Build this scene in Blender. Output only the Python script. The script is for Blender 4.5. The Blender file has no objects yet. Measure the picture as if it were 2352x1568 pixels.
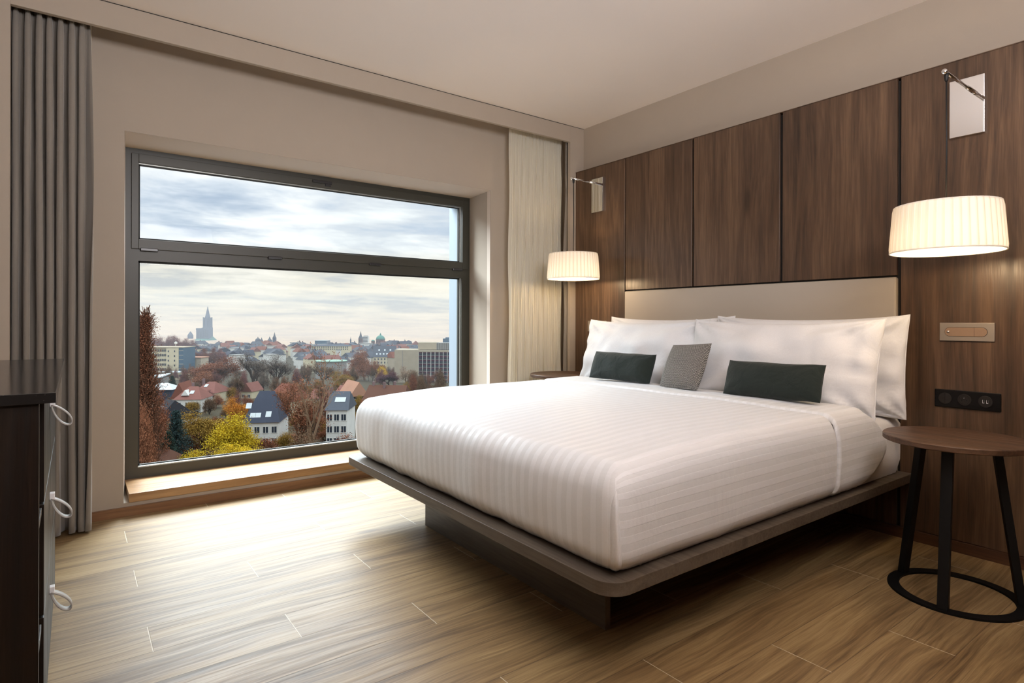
import bpy, bmesh, math, random
from mathutils import Vector, Matrix, Euler, noise as mnoise
R_ = math.radians
S = bpy.context.scene
COL = S.collection
rnd = random.Random(7)

# ------------------------------------------------------------------ camera
CAM = Vector((3.78, -3.344, 1.05))
FPX = 1355.53
cd = bpy.data.cameras.new('camera'); cam = bpy.data.objects.new('camera', cd); COL.objects.link(cam)
cd.sensor_width = 36; cd.lens = 36*FPX/2352; cd.shift_y = (738.2-784)/2352
cd.clip_start = .05; cd.clip_end = 9000
cam.matrix_world = Matrix.Translation(CAM) @ Matrix.Rotation(R_(53.429), 4, 'Z') @ Matrix.Rotation(R_(90), 4, 'X') @ Matrix.Rotation(R_(.157), 4, 'Z')
S.camera = cam
S.view_settings.view_transform = 'Standard'; S.view_settings.look = 'None'
S.view_settings.exposure = 0.6; S.view_settings.gamma = 1; S.view_settings.use_curve_mapping = False
S.cycles.use_denoising = True
S.cycles.max_bounces = 12; S.cycles.diffuse_bounces = 6; S.cycles.glossy_bounces = 4
S.cycles.transparent_max_bounces = 12; S.cycles.transmission_bounces = 6; S.cycles.volume_bounces = 0
S.cycles.caustics_reflective = False; S.cycles.caustics_refractive = False
S.cycles.sample_clamp_indirect = 6.0
FW = Vector((-math.cos(R_(36.571)), math.sin(R_(36.571)), 0)); RT = Vector((math.sin(R_(36.571)), math.cos(R_(36.571)), 0))

# ------------------------------------------------------------------ node helper
class N:
    def __init__(s, tree): s.t = tree
    def n(s, typ, **kw):
        nd = s.t.nodes.new(typ)
        for k, v in kw.items():
            if k.startswith('i_'):
                key = k[2:]
                key = int(key) if key.isdigit() else key.replace('_', ' ')
                s.put(nd.inputs[key], v)
            else: setattr(nd, k, v)
        return nd
    def put(s, inp, v):
        if isinstance(v, bpy.types.NodeSocket): s.t.links.new(v, inp)
        elif isinstance(v, bpy.types.Node): s.t.links.new(v.outputs[0], inp)
        else: inp.default_value = v
    def math(s, op, a, b=None, c=None, clamp=False):
        nd = s.t.nodes.new('ShaderNodeMath'); nd.operation = op; nd.use_clamp = clamp
        s.put(nd.inputs[0], a)
        if b is not None: s.put(nd.inputs[1], b)
        if c is not None: s.put(nd.inputs[2], c)
        return nd.outputs[0]
    def mix(s, f, a, b, blend='MIX'):
        nd = s.t.nodes.new('ShaderNodeMix'); nd.data_type = 'RGBA'; nd.blend_type = blend
        s.put(nd.inputs[0], f); s.put(nd.inputs[6], a); s.put(nd.inputs[7], b)
        return nd.outputs[2]
    def ramp(s, f, stops, interp='LINEAR'):
        nd = s.t.nodes.new('ShaderNodeValToRGB'); s.put(nd.inputs[0], f)
        r = nd.color_ramp; r.interpolation = interp
        while len(r.elements) < len(stops): r.elements.new(.5)
        for e, (p, c) in zip(r.elements, stops): e.position = p; e.color = c
        return nd.outputs[0]
    def noise(s, vec, scale, detail=3, rough=.5, dist=0):
        nd = s.t.nodes.new('ShaderNodeTexNoise'); s.put(nd.inputs['Vector'], vec)
        nd.inputs['Scale'].default_value = scale; nd.inputs['Detail'].default_value = detail
        nd.inputs['Roughness'].default_value = rough; nd.inputs['Distortion'].default_value = dist
        return nd.outputs[0]
    def scale(s, vec, xyz, loc=(0, 0, 0)):
        nd = s.t.nodes.new('ShaderNodeMapping'); s.put(nd.inputs[0], vec)
        nd.inputs['Scale'].default_value = xyz; nd.inputs['Location'].default_value = loc
        return nd.outputs[0]
    def sep(s, v):
        nd = s.t.nodes.new('ShaderNodeSeparateXYZ'); s.put(nd.inputs[0], v); return nd.outputs
    def comb(s, x, y, z):
        nd = s.t.nodes.new('ShaderNodeCombineXYZ')
        for i, v in enumerate((x, y, z)): s.put(nd.inputs[i], v)
        return nd.outputs[0]
    def smooth(s, x, lo, hi, a=0., b=1.):
        nd = s.t.nodes.new('ShaderNodeMapRange'); nd.interpolation_type = 'SMOOTHSTEP'
        s.put(nd.inputs[0], x); nd.inputs[1].default_value = lo; nd.inputs[2].default_value = hi
        nd.inputs[3].default_value = a; nd.inputs[4].default_value = b
        return nd.outputs[0]
def rgb(r, g, b):
    f = lambda c: (c/255/12.92) if c/255 <= .04045 else ((c/255+.055)/1.055)**2.4
    return (f(r), f(g), f(b), 1)

# ------------------------------------------------------------------ sky
def make_world():
    w = bpy.data.worlds.new('sky'); S.world = w; w.use_nodes = True
    t = w.node_tree; t.nodes.clear(); k = N(t)
    co = k.n('ShaderNodeTexCoord').outputs['Generated']
    x, y, z = k.sep(co)
    z = k.math('ADD', z, .034)      # the city lies below: its horizon is a little under eye level
    zz = k.math('MAXIMUM', z, 0.0)
    inv = k.math('DIVIDE', 1.0, k.math('ADD', zz, .07))
    P = k.comb(k.math('MULTIPLY', x, inv), k.math('MULTIPLY', y, inv), k.math('MULTIPLY', z, 2.0))
    n1 = k.noise(k.scale(P, (.55, .42, 1.), (3.1, 1.7, .3)), 1.6, 6, .55, .35)
    n2 = k.noise(k.scale(P, (1.2, .8, 1.), (9, 4, 0)), 2.6, 5, .6, .2)
    n = k.math('ADD', k.math('MULTIPLY', n1, .68), k.math('MULTIPLY', n2, .32))
    hi = k.ramp(n, [(.38, rgb(160, 176, 198)), (.48, rgb(186, 198, 214)), (.54, rgb(208, 214, 222)), (.62, rgb(240, 243, 244))])
    mid = k.ramp(n, [(.40, rgb(184, 184, 182)), (.47, rgb(216, 210, 196)), (.55, rgb(236, 226, 206)), (.66, rgb(250, 240, 220))])
    low = k.ramp(n, [(.36, rgb(214, 198, 184)), (.6, rgb(240, 220, 198))])
    c = k.mix(k.smooth(z, .115, .16), mid, hi)
    c = k.mix(k.smooth(z, .0, .075), low, c)
    c = k.mix(k.smooth(z, -.035, .004), rgb(176, 178, 186), c)
    # bright veiled sun behind the cloud, seen high in the upper pane
    sd = (FW + RT*((540-1176)/FPX) + Vector((0, 0, 1))*((738-455)/FPX)).normalized()
    dt = k.n('ShaderNodeVectorMath', operation='DOT_PRODUCT'); k.put(dt.inputs[0], co); dt.inputs[1].default_value = sd
    g = k.smooth(dt.outputs['Value'], .985, .9995)
    g = k.math('MULTIPLY', g, k.smooth(n, .40, .62))
    c = k.mix(k.math('MULTIPLY', g, .8), c, (1.0, 1.0, 1.0, 1))
    # overcast sky gets brighter towards the zenith
    st = k.math('ADD', .82, k.smooth(z, .34, .80, 0, .9))
    up = k.mix(k.smooth(z, .3, .5), c, (.86, .95, 1.0, 1))
    bg = k.n('ShaderNodeBackground', i_Color=up, i_Strength=st)
    out = k.n('ShaderNodeOutputWorld'); t.links.new(bg.outputs[0], out.inputs[0])
    w.cycles.sampling_method = 'MANUAL'; w.cycles.sample_map_resolution = 1024
make_world()

def light(name, typ, loc, energy, color=(1, 1, 1), rot=None, parent=None, **kw):
    d = bpy.data.lights.new(name, typ); d.energy = energy; d.color = color
    for a, b in kw.items():
        if a == 'portal': d.cycles.is_portal = b
        else: setattr(d, a, b)
    o = bpy.data.objects.new(name, d); COL.objects.link(o); o.location = loc
    if rot: o.rotation_euler = rot
    if parent: o.parent = parent
    return o
light('window_portal', 'AREA', (-.40, -1.93, 1.09), 1, rot=(0, R_(-90), 0), shape='RECTANGLE', size=1.95, size_y=2.4, portal=True)
# veiled sun shining in through the window
sdir = Vector((-.80, -.30, .55)).normalized()
SUN = light('sun', 'SUN', (-5, -3, 5), .5, (1, .97, .92), angle=R_(50))
SUN.rotation_euler = sdir.to_track_quat('Z', 'Y').to_euler()
# added softbox outside, high above the window, throwing extra daylight into the room
light('daylight_fill', 'AREA', (-3.6, -2.2, 4.9), 930, (.84, .93, 1.0), rot=(0, R_(-50), 0), shape='RECTANGLE', size=3.2, size_y=5.5, spread=R_(120))
# added fill lamps behind the camera: one warm overhead, one bounced off the ceiling
light('warm_fill', 'AREA', (6.2, -2.6, 2.60), 1.5, (1, .80, .64), shape='RECTANGLE', size=1.0, size_y=1.0)
light('bounced_fill', 'AREA', (4.35, -2.5, 2.05), 78, (.98, .94, .96), rot=(R_(180), R_(-42), 0), shape='RECTANGLE', size=.9, size_y=1.4)

# ------------------------------------------------------------------ mesh helpers
class MB:
    def __init__(s): s.v = []; s.f = []; s.uv = {}
    def add(s, vs, fs):
        b = len(s.v); s.v += [tuple(p) for p in vs]; s.f += [tuple(b+i for i in f) for f in fs]; return s
    def box(s, a, b, M=None):
        x0, y0, z0 = a; x1, y1, z1 = b
        vs = [(x0,y0,z0),(x1,y0,z0),(x1,y1,z0),(x0,y1,z0),(x0,y0,z1),(x1,y0,z1),(x1,y1,z1),(x0,y1,z1)]
        if M: vs = [M @ Vector(p) for p in vs]
        return s.add(vs, [(0,3,2,1),(4,5,6,7),(0,1,5,4),(1,2,6,5),(2,3,7,6),(3,0,4,7)])
    def prism(s, poly, z0, z1, M=None):
        n = len(poly)
        vs = [(x, y, z0) for x, y in poly]+[(x, y, z1) for x, y in poly]
        if M: vs = [M @ Vector(p) for p in vs]
        return s.add(vs, [tuple(range(n))[::-1], tuple(range(n, 2*n))]+[(i, (i+1) % n, n+(i+1) % n, n+i) for i in range(n)])
    def tube(s, pts, rad, seg=10, caps=True):
        pts = [Vector(p) for p in pts]; n = len(pts)
        rads = rad if isinstance(rad, (list, tuple)) else [rad]*n
        vs = []; up = None
        for i, p in enumerate(pts):
            d = (pts[min(i+1, n-1)]-pts[max(i-1, 0)]).normalized()
            if up is None:
                up = Vector((0, 0, 1)) if abs(d.z) < .9 else Vector((1, 0, 0))
            a = d.cross(up); a = a.normalized() if a.length > 1e-6 else d.orthogonal().normalized()
            b = a.cross(d).normalized(); up = b
            for k in range(seg):
                t = 2*math.pi*k/seg
                vs.append(p+a*math.cos(t)*rads[i]+b*math.sin(t)*rads[i])
        fs = []
        for i in range(n-1):
            for k in range(seg):
                k2 = (k+1) % seg
                fs.append((i*seg+k, i*seg+k2, (i+1)*seg+k2, (i+1)*seg+k))
        if caps: fs += [tuple(range(seg))[::-1], tuple((n-1)*seg+k for k in range(seg))]
        return s.add(vs, fs)
    def lathe(s, prof, seg=32, c=(0, 0), close=False, caps=True, a0=0, a1=2*math.pi, M=None):
        full = abs(a1-a0-2*math.pi) < 1e-6; m = seg if full else seg+1
        vs = [(c[0]+r*math.cos(a0+(a1-a0)*k/seg), c[1]+r*math.sin(a0+(a1-a0)*k/seg), z) for r, z in prof for k in range(m)]
        if M: vs = [M @ Vector(p) for p in vs]
        fs = []; n = len(prof)
        for i in range(n-1 if not close else n):
            j = (i+1) % n
            for k in range(seg):
                k2 = (k+1) % m
                fs.append((i*m+k, i*m+k2, j*m+k2, j*m+k))
        if not close and full and caps:
            if prof[0][0] > 1e-5: fs.append(tuple(range(m))[::-1])
            if prof[-1][0] > 1e-5: fs.append(tuple((n-1)*m+k for k in range(m)))
        return s.add(vs, fs)
    def grid(s, nu, nv, fn, closed_u=False):
        vs = [fn(i/(nu), j/(nv)) for j in range(nv+1) for i in range(nu+1)]
        w = nu+1
        return s.add(vs, [(j*w+i, j*w+i+1, (j+1)*w+i+1, (j+1)*w+i) for j in range(nv) for i in range(nu)])
    def obj(s, name, mat=None, parent=None, smooth=False, bevel=0, bseg=2, loc=None, solid=0, sub=0, auto=None):
        me = bpy.data.meshes.new(name); me.from_pydata(s.v, [], s.f); me.validate(clean_customdata=False)
        o = bpy.data.objects.new(name, me); COL.objects.link(o)
        bm = bmesh.new(); bm.from_mesh(me); bmesh.ops.recalc_face_normals(bm, faces=bm.faces); bm.to_mesh(me); bm.free()
        if mat: me.materials.append(mat)
        if smooth: me.polygons.foreach_set('use_smooth', [True]*len(me.polygons))
        if parent: o.parent = parent
        if loc: o.location = loc
        if solid:
            m = o.modifiers.new('s', 'SOLIDIFY'); m.thickness = solid; m.offset = 0
        if bevel:
            m = o.modifiers.new('b', 'BEVEL'); m.width = bevel; m.segments = bseg; m.limit_method = 'ANGLE'; m.angle_limit = R_(40)
        if sub:
            m = o.modifiers.new('u', 'SUBSURF'); m.levels = sub; m.render_levels = sub
        return o
def tag(o, label=None, cat=None, group=None, kind=None):
    if label: o['label'] = label
    if cat: o['category'] = cat
    if group: o['group'] = group
    if kind: o['kind'] = kind
    return o
def empty(name, loc, label, cat, group=None, rz=0):
    o = bpy.data.objects.new(name, None); COL.objects.link(o); o.location = loc; o.rotation_euler = (0, 0, rz)
    return tag(o, label, cat, group)
def struct(o): o['kind'] = 'structure'; return o
def copy_tree(o, parent=None):
    c = o.copy(); COL.objects.link(c)
    if parent: c.parent = parent
    for ch in list(o.children): copy_tree(ch, c)
    return c
def BOX(name, a, b, mat, parent=None, bevel=0, **k): return MB().box(a, b).obj(name, mat, parent, bevel=bevel, **k)

# ------------------------------------------------------------------ materials
def mat(name):
    m = bpy.data.materials.new(name); m.use_nodes = True; t = m.node_tree; t.nodes.clear()
    k = N(t); p = k.n('ShaderNodeBsdfPrincipled'); o = k.n('ShaderNodeOutputMaterial'); t.links.new(p.outputs[0], o.inputs[0])
    k.p = p; k.out = o
    return m, k
def plain(name, col, rough=.5, metal=0, bump=0, bscale=200, var=0, vscale=3, spec=.5, coat=0):
    m, k = mat(name); p = k.p
    pos = k.n('ShaderNodeNewGeometry').outputs['Position']
    c = col
    if var:
        nz = k.noise(pos, vscale, 4, .6)
        c = k.mix(nz, tuple(v*(1-var) for v in col[:3])+(1,), tuple(min(1, v*(1+var)) for v in col[:3])+(1,))
    k.put(p.inputs['Base Color'], c); p.inputs['Roughness'].default_value = rough; p.inputs['Metallic'].default_value = metal
    p.inputs['Specular IOR Level'].default_value = spec
    if coat: p.inputs['Coat Weight'].default_value = coat
    if bump:
        b = k.n('ShaderNodeBump', i_Strength=bump, i_Distance=.002); k.put(b.inputs['Height'], k.noise(pos, bscale, 2, .6))
        k.put(p.inputs['Normal'], b)
    return m
def wood(name, axis, cols, rough=(.35, .5), gscale=1.0, off=(0, 0, 0), bump=.15, contrast=1.0, spec=.5, seed=None):
    """long-grained wood; axis = index of the grain direction in world space"""
    m, k = mat(name); p = k.p
    pos = k.n('ShaderNodeNewGeometry').outputs['Position']
    if seed is not None:
        pos = k.n('ShaderNodeVectorMath', operation='ADD'); k.put(pos.inputs[0], k.t.nodes.new('ShaderNodeNewGeometry').outputs['Position'])
        oi = k.n('ShaderNodeObjectInfo'); k.put(pos.inputs[1], k.n('ShaderNodeVectorMath', operation='SCALE', i_0=(3.1, 5.3, 7.7), i_Scale=oi.outputs['Random']).outputs[0]); pos = pos.outputs[0]
    def st(a, b): v = [a]*3; v[axis] = b; return tuple(x*gscale for x in v)
    w = k.noise(k.scale(pos, st(1.6, .35), off), 2.0, 2, .5)
    pv = k.n('ShaderNodeVectorMath', operation='ADD'); k.put(pv.inputs[0], pos)
    k.put(pv.inputs[1], k.n('ShaderNodeVectorMath', operation='SCALE', i_0=(.12, .12, .12), i_Scale=w).outputs[0])
    pw = pv.outputs[0]
    a = k.noise(k.scale(pw, st(9, .7), off), 1.0, 4, .6, .6)
    b = k.noise(k.scale(pw, st(60, 1.6), off), 1.0, 3, .6, .3)
    c = k.noise(k.scale(pos, st(320, 9), off), 1.0, 2, .6)
    f = k.math('ADD', k.math('MULTIPLY', a, .50), k.math('ADD', k.math('MULTIPLY', b, .33), k.math('MULTIPLY', c, .17)))
    d = .16/contrast
    col = k.ramp(f, [(.5-d, cols[0]), (.5, cols[1]), (.5+d, cols[2])])
    # dark knots and streaks
    vn = k.n('ShaderNodeTexVoronoi', feature='F1'); k.put(vn.inputs['Vector'], k.scale(pw, st(2.7, .9), off)); vn.inputs['Scale'].default_value = 1.6
    kn = k.smooth(vn.outputs['Distance'], .03, .17, .55, 0)
    col = k.mix(kn, col, tuple(v*.55 for v in cols[0][:3])+(1,))
    k.put(p.inputs['Base Color'], col)
    k.put(p.inputs['Roughness'], k.smooth(b, .3, .7, rough[1], rough[0])); p.inputs['Specular IOR Level'].default_value = spec
    bp = k.n('ShaderNodeBump', i_Strength=bump, i_Distance=.002); k.put(bp.inputs['Height'], k.math('ADD', b, c)); k.put(p.inputs['Normal'], bp)
    return m
def fabric(name, col, rough=.9, weave=900, bump=.25, var=.08, sheen=.2, wrinkle=0, wscale=14, trans=0):
    m, k = mat(name); p = k.p
    pos = k.n('ShaderNodeTexCoord').outputs['Object']
    nz = k.noise(pos, 220, 3, .6)
    k.put(p.inputs['Base Color'], k.mix(nz, tuple(v*(1-var) for v in col[:3])+(1,), tuple(min(1, v*(1+var)) for v in col[:3])+(1,)))
    p.inputs['Roughness'].default_value = rough; p.inputs['Sheen Weight'].default_value = sheen; p.inputs['Specular IOR Level'].default_value = .3
    h = k.math('MULTIPLY', k.noise(pos, weave, 2, .5), .3)
    b = k.n('ShaderNodeBump', i_Strength=bump, i_Distance=.003); 
    k.put(b.inputs['Height'], h)
    nrm = b.outputs[0]
    if wrinkle:
        b2 = k.n('ShaderNodeBump', i_Strength=wrinkle, i_Distance=.02)
        k.put(b2.inputs['Height'], k.noise(pos, wscale, 3, .5, .8)); k.put(b2.inputs['Normal'], nrm); nrm = b2.outputs[0]
    k.put(p.inputs['Normal'], nrm)
    return m

M_WALL = plain('painted_plaster', rgb(168, 156, 142), .85, bump=.12, bscale=420, var=.03, vscale=8, spec=.25)
M_CEIL = plain('ceiling_paint', rgb(234, 225, 217), .9, bump=.05, bscale=300, spec=.2)
M_PANEL = wood('walnut_panel', 2, (rgb(48, 35, 26), rgb(82, 62, 47), rgb(114, 89, 68)), (.28, .42), seed=1)
M_DARKGAP = plain('dark_gap', rgb(20, 16, 13), .8)
M_OAKTRIM = wood('oak_trim', 1, (rgb(112, 82, 52), rgb(150, 114, 76), rgb(176, 140, 98)), (.3, .42))
M_SKIRT = wood('oak_skirting', 1, (rgb(88, 60, 38), rgb(120, 84, 54), rgb(142, 104, 70)), (.35, .5))
M_SKIRTX = wood('dark_skirting', 0, (rgb(50, 32, 20), rgb(76, 50, 33), rgb(96, 66, 45)), (.4, .5))
M_PLAT = wood('platform_veneer', 0, (rgb(62, 54, 46), rgb(86, 76, 66), rgb(104, 94, 82)), (.38, .5), gscale=1.4, contrast=.8)
M_TABLE = wood('table_top_veneer', 0, (rgb(40, 27, 19), rgb(76, 53, 38), rgb(106, 78, 57)), (.42, .52), gscale=1.5)
M_DRESS = wood('black_brown_oak', 2, (rgb(10, 7, 5), rgb(22, 15, 11), rgb(34, 25, 18)), (.35, .5), contrast=1.3, spec=.3)
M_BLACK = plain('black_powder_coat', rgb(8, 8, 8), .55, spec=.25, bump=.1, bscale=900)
M_FRAME = plain('olive_grey_aluminium', rgb(56, 55, 47), .42, spec=.5)
M_FRAME2 = plain('dark_gasket', rgb(30, 30, 28), .6)
M_ALU = plain('pale_glazing_bead', rgb(205, 206, 200), .3, .6)
M_HINGE = plain('hinge_cover_plastic', rgb(44, 43, 45), .3)
M_CHROME = plain('chrome', (.86, .86, .87, 1), .06, 1)
M_CORD = plain('black_cord', rgb(14, 13, 13), .6)
M_PIL = fabric('white_cotton', rgb(222, 223, 226), .8, wrinkle=.3, wscale=8)
M_SHEET = fabric('white_sheet', rgb(222, 221, 220), .8, wrinkle=.15, wscale=5)
M_GREEN = fabric('dark_green_wool', rgb(35, 43, 40), .95, weave=700, bump=.5, wrinkle=.35, wscale=16, sheen=.12)
M_LEATHER = plain('headboard_vinyl', rgb(172, 163, 151), .48, bump=.12, bscale=700)
M_CURT = fabric('taupe_curtain_cloth', rgb(128, 121, 112), .7, sheen=.4, weave=1200)
M_BRASS = plain('brushed_bronze', rgb(172, 162, 150), .38, .75, bump=.15, bscale=500)
M_BRASS2 = plain('satin_bronze', rgb(190, 160, 135), .3, .7)
M_SOCK = plain('black_glass_plate', rgb(9, 8, 9), .35, spec=.3)
M_SOCK2 = plain('dark_plastic', rgb(30, 27, 26), .4)
M_WHITEM = plain('white_metal', rgb(230, 230, 230), .3)
M_STRAP = plain('grey_leather_strap', rgb(170, 166, 160), .5, bump=.2, bscale=900)

def m_floor():
    m, k = mat('oak_plank_floor'); p = k.p
    pos = k.n('ShaderNodeNewGeometry').outputs['Position']
    x, y, z = k.sep(pos)
    W, L = .19, 1.22
    rx = k.math('DIVIDE', k.math('SUBTRACT', x, .27-W*30), W)
    row = k.math('FLOOR', rx); fx = k.math('FRACT', rx)
    sh = k.math('MULTIPLY', k.math('MODULO', row, 3.0), .405/L)
    ry = k.math('SUBTRACT', k.math('DIVIDE', k.math('ADD', y, 3.14+L*20), L), sh)
    pl = k.math('FLOOR', ry); fy = k.math('FRACT', ry)
    idv = k.comb(row, pl, 0.0)
    wn = k.n('ShaderNodeTexWhiteNoise', noise_dimensions='3D'); k.put(wn.inputs['Vector'], idv)
    rv = wn.outputs['Value']
    off = k.n('ShaderNodeVectorMath', operation='SCALE', i_0=(11.0, 37.0, 5.0), i_Scale=rv).outputs[0]
    pv = k.n('ShaderNodeVectorMath', operation='ADD'); k.put(pv.inputs[0], pos); k.put(pv.inputs[1], off); q = pv.outputs[0]
    w = k.noise(k.scale(q, (3.5, .9, 1)), 1.4, 2, .5)
    q2 = k.n('ShaderNodeVectorMath', operation='ADD'); k.put(q2.inputs[0], q); k.put(q2.inputs[1], k.comb(k.math('MULTIPLY', w, .11), 0.0, 0.0)); q2 = q2.outputs[0]
    a = k.noise(k.scale(q2, (15, .85, 1)), 1.0, 4, .66, .25)
    b = k.noise(k.scale(q2, (95, 2.2, 1)), 1.0, 3, .6, .1)
    c = k.noise(k.scale(q, (380, 12, 1)), 1.0, 2, .5)
    f = k.math('ADD', k.math('MULTIPLY', a, .55), k.math('ADD', k.math('MULTIPLY', b, .3), k.math('MULTIPLY', c, .15)))
    col = k.ramp(f, [(.34, rgb(80, 61, 38)), (.45, rgb(118, 94, 62)), (.54, rgb(145, 120, 82)), (.66, rgb(168, 143, 102))])
    col = k.mix(k.math('MULTIPLY', rv, .30), col, rgb(112, 88, 62))
    vn = k.n('ShaderNodeTexVoronoi'); k.put(vn.inputs['Vector'], k.scale(q2, (3.2, 1.1, 1))); vn.inputs['Scale'].default_value = 1.5
    col = k.mix(k.smooth(vn.outputs['Distance'], .02, .14, .5, 0), col, rgb(70, 48, 32))
    ex = k.math('MULTIPLY', k.math('MINIMUM', fx, k.math('SUBTRACT', 1.0, fx)), W)
    ey = k.math('MULTIPLY', k.math('MINIMUM', fy, k.math('SUBTRACT', 1.0, fy)), L)
    ed = k.math('MINIMUM', ex, ey)
    seam = k.smooth(ed, .0006, .0022, 1, 0)
    endj = k.smooth(ey, .0008, .0020, 1, 0)
    col = k.mix(k.math('MULTIPLY', seam, .6), col, rgb(70, 50, 34))
    col = k.mix(k.math('MULTIPLY', endj, .8), col, rgb(205, 190, 165))
    k.put(p.inputs['Base Color'], col)
    k.put(p.inputs['Roughness'], k.smooth(b, .3, .7, .52, .42)); p.inputs['Specular IOR Level'].default_value = .38
    bp = k.n('ShaderNodeBump', i_Strength=.25, i_Distance=.0015)
    k.put(bp.inputs['Height'], k.math('SUBTRACT', k.math('MULTIPLY', k.math('ADD', b, c), .4), seam)); k.put(p.inputs['Normal'], bp)
    return m
M_FLOOR = m_floor()

def m_duvet():
    m, k = mat('satin_stripe_cotton'); p = k.p
    uv = k.n('ShaderNodeTexCoord').outputs['UV']; u, v, _ = k.sep(uv)
    fr = k.math('FRACT', k.math('DIVIDE', u, .046))
    s = k.math('MULTIPLY', k.smooth(fr, .02, .06), k.smooth(fr, .50, .54, 1, 0))
    pos = k.n('ShaderNodeTexCoord').outputs['Object']
    nz = k.noise(pos, 500, 2, .6)
    c = k.mix(s, rgb(220, 222, 225), rgb(229, 231, 235))
    c = k.mix(k.math('MULTIPLY', nz, .12), c, rgb(190, 190, 190))
    k.put(p.inputs['Base Color'], c)
    k.put(p.inputs['Roughness'], k.smooth(s, 0, 1, .68, .48)); p.inputs['Sheen Weight'].default_value = .25
    b = k.n('ShaderNodeBump', i_Strength=.35, i_Distance=.002); k.put(b.inputs['Height'], k.math('ADD', k.math('MULTIPLY', s, .5), k.math('MULTIPLY', nz, .35)))
    b2 = k.n('ShaderNodeBump', i_Strength=.22, i_Distance=.02); k.put(b2.inputs['Height'], k.noise(pos, 4.5, 4, .55, .6)); k.put(b2.inputs['Normal'], b)
    k.put(p.inputs['Normal'], b2)
    return m
M_DUVET = m_duvet()

def m_knit():
    m, k = mat('grey_white_knit'); p = k.p
    uv = k.n('ShaderNodeTexCoord').outputs['UV']; u, v, _ = k.sep(uv)
    uu = k.math('MULTIPLY', u, 46.0); vv = k.math('MULTIPLY', v, 58.0)
    a = k.math('PINGPONG', k.math('ADD', uu, k.math('MULTIPLY', k.math('FLOOR', vv), .5)), .5)
    b = k.math('PINGPONG', vv, .5)
    f = k.math('ADD', a, b)
    f = k.math('ADD', f, k.math('MULTIPLY', k.noise(uv, 60, 3, .6), .5))
    c = k.ramp(f, [(.60, rgb(34, 33, 33)), (.80, rgb(90, 88, 85)), (.98, rgb(196, 192, 186))])
    k.put(p.inputs['Base Color'], c); p.inputs['Roughness'].default_value = .95
    bp = k.n('ShaderNodeBump', i_Strength=.6, i_Distance=.003); k.put(bp.inputs['Height'], f); k.put(p.inputs['Normal'], bp)
    return m
M_KNIT = m_knit()

def m_thin(name, col, tr, extra_transparent=0., rough=.8, scale=700):
    m, k = mat(name); t = m.node_tree
    d = k.n('ShaderNodeBsdfDiffuse', i_Color=col); tl = k.n('ShaderNodeBsdfTranslucent', i_Color=col)
    mx = k.n('ShaderNodeMixShader', i_0=tr); t.links.new(d.outputs[0], mx.inputs[1]); t.links.new(tl.outputs[0], mx.inputs[2])
    last = mx
    if extra_transparent:
        tp = k.n('ShaderNodeBsdfTransparent'); m2 = k.n('ShaderNodeMixShader', i_0=extra_transparent)
        t.links.new(mx.outputs[0], m2.inputs[1]); t.links.new(tp.outputs[0], m2.inputs[2]); last = m2
    t.links.new(last.outputs[0], k.out.inputs[0])
    return m
M_SHEER = m_thin('sheer_voile', rgb(244, 240, 226), .45, .16)
def m_shade():
    m, k = mat('pleated_shade_cloth'); t = m.node_tree
    uv = k.n('ShaderNodeTexCoord').outputs['UV']; u, v, _ = k.sep(uv)
    fr = k.math('FRACT', k.math('MULTIPLY', u, 44.0))
    dbl = k.math('MULTIPLY', k.smooth(fr, .45, .85), k.smooth(fr, .94, 1.0, 1, 0))      # doubled cloth where the pleats overlap lets less light through
    c = k.mix(dbl, rgb(238, 234, 226), rgb(226, 218, 205)); tr = k.smooth(dbl, 0, 1, .19, .145)
    d = k.n('ShaderNodeBsdfDiffuse', i_Color=c); tl = k.n('ShaderNodeBsdfTranslucent', i_Color=c)
    mx = k.n('ShaderNodeMixShader', i_0=tr); t.links.new(d.outputs[0], mx.inputs[1]); t.links.new(tl.outputs[0], mx.inputs[2])
    t.links.new(mx.outputs[0], k.out.inputs[0]); return m
M_SHADE = m_shade()
def m_glass():
    m, k = mat('window_glass'); t = m.node_tree
    tp = k.n('ShaderNodeBsdfTransparent', i_Color=(.97, .985, .98, 1)); gl = k.n('ShaderNodeBsdfGlossy', i_Roughness=.0)
    fr = k.n('ShaderNodeFresnel', i_IOR=1.35)
    mx = k.n('ShaderNodeMixShader', i_0=k.math('MULTIPLY', fr.outputs[0], .07)); t.links.new(tp.outputs[0], mx.inputs[1]); t.links.new(gl.outputs[0], mx.inputs[2])
    t.links.new(mx.outputs[0], k.out.inputs[0]); return m
M_GLASS = m_glass()
def m_mirror_table():
    m, k = mat('speckled_black_laminate'); p = k.p
    pos = k.n('ShaderNodeNewGeometry').outputs['Position']
    vn = k.n('ShaderNodeTexVoronoi'); k.put(vn.inputs['Vector'], pos); vn.inputs['Scale'].default_value = 130
    sp = k.math('MULTIPLY', k.smooth(vn.outputs['Distance'], .05, .14, 1, 0), k.smooth(k.noise(pos, 40, 2), .5, .6))
    k.put(p.inputs['Base Color'], k.mix(sp, rgb(30, 28, 27), rgb(200, 195, 185))); p.inputs['Roughness'].default_value = .16; p.inputs['Specular IOR Level'].default_value = .4
    return m
M_DTOP = m_mirror_table()

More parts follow.
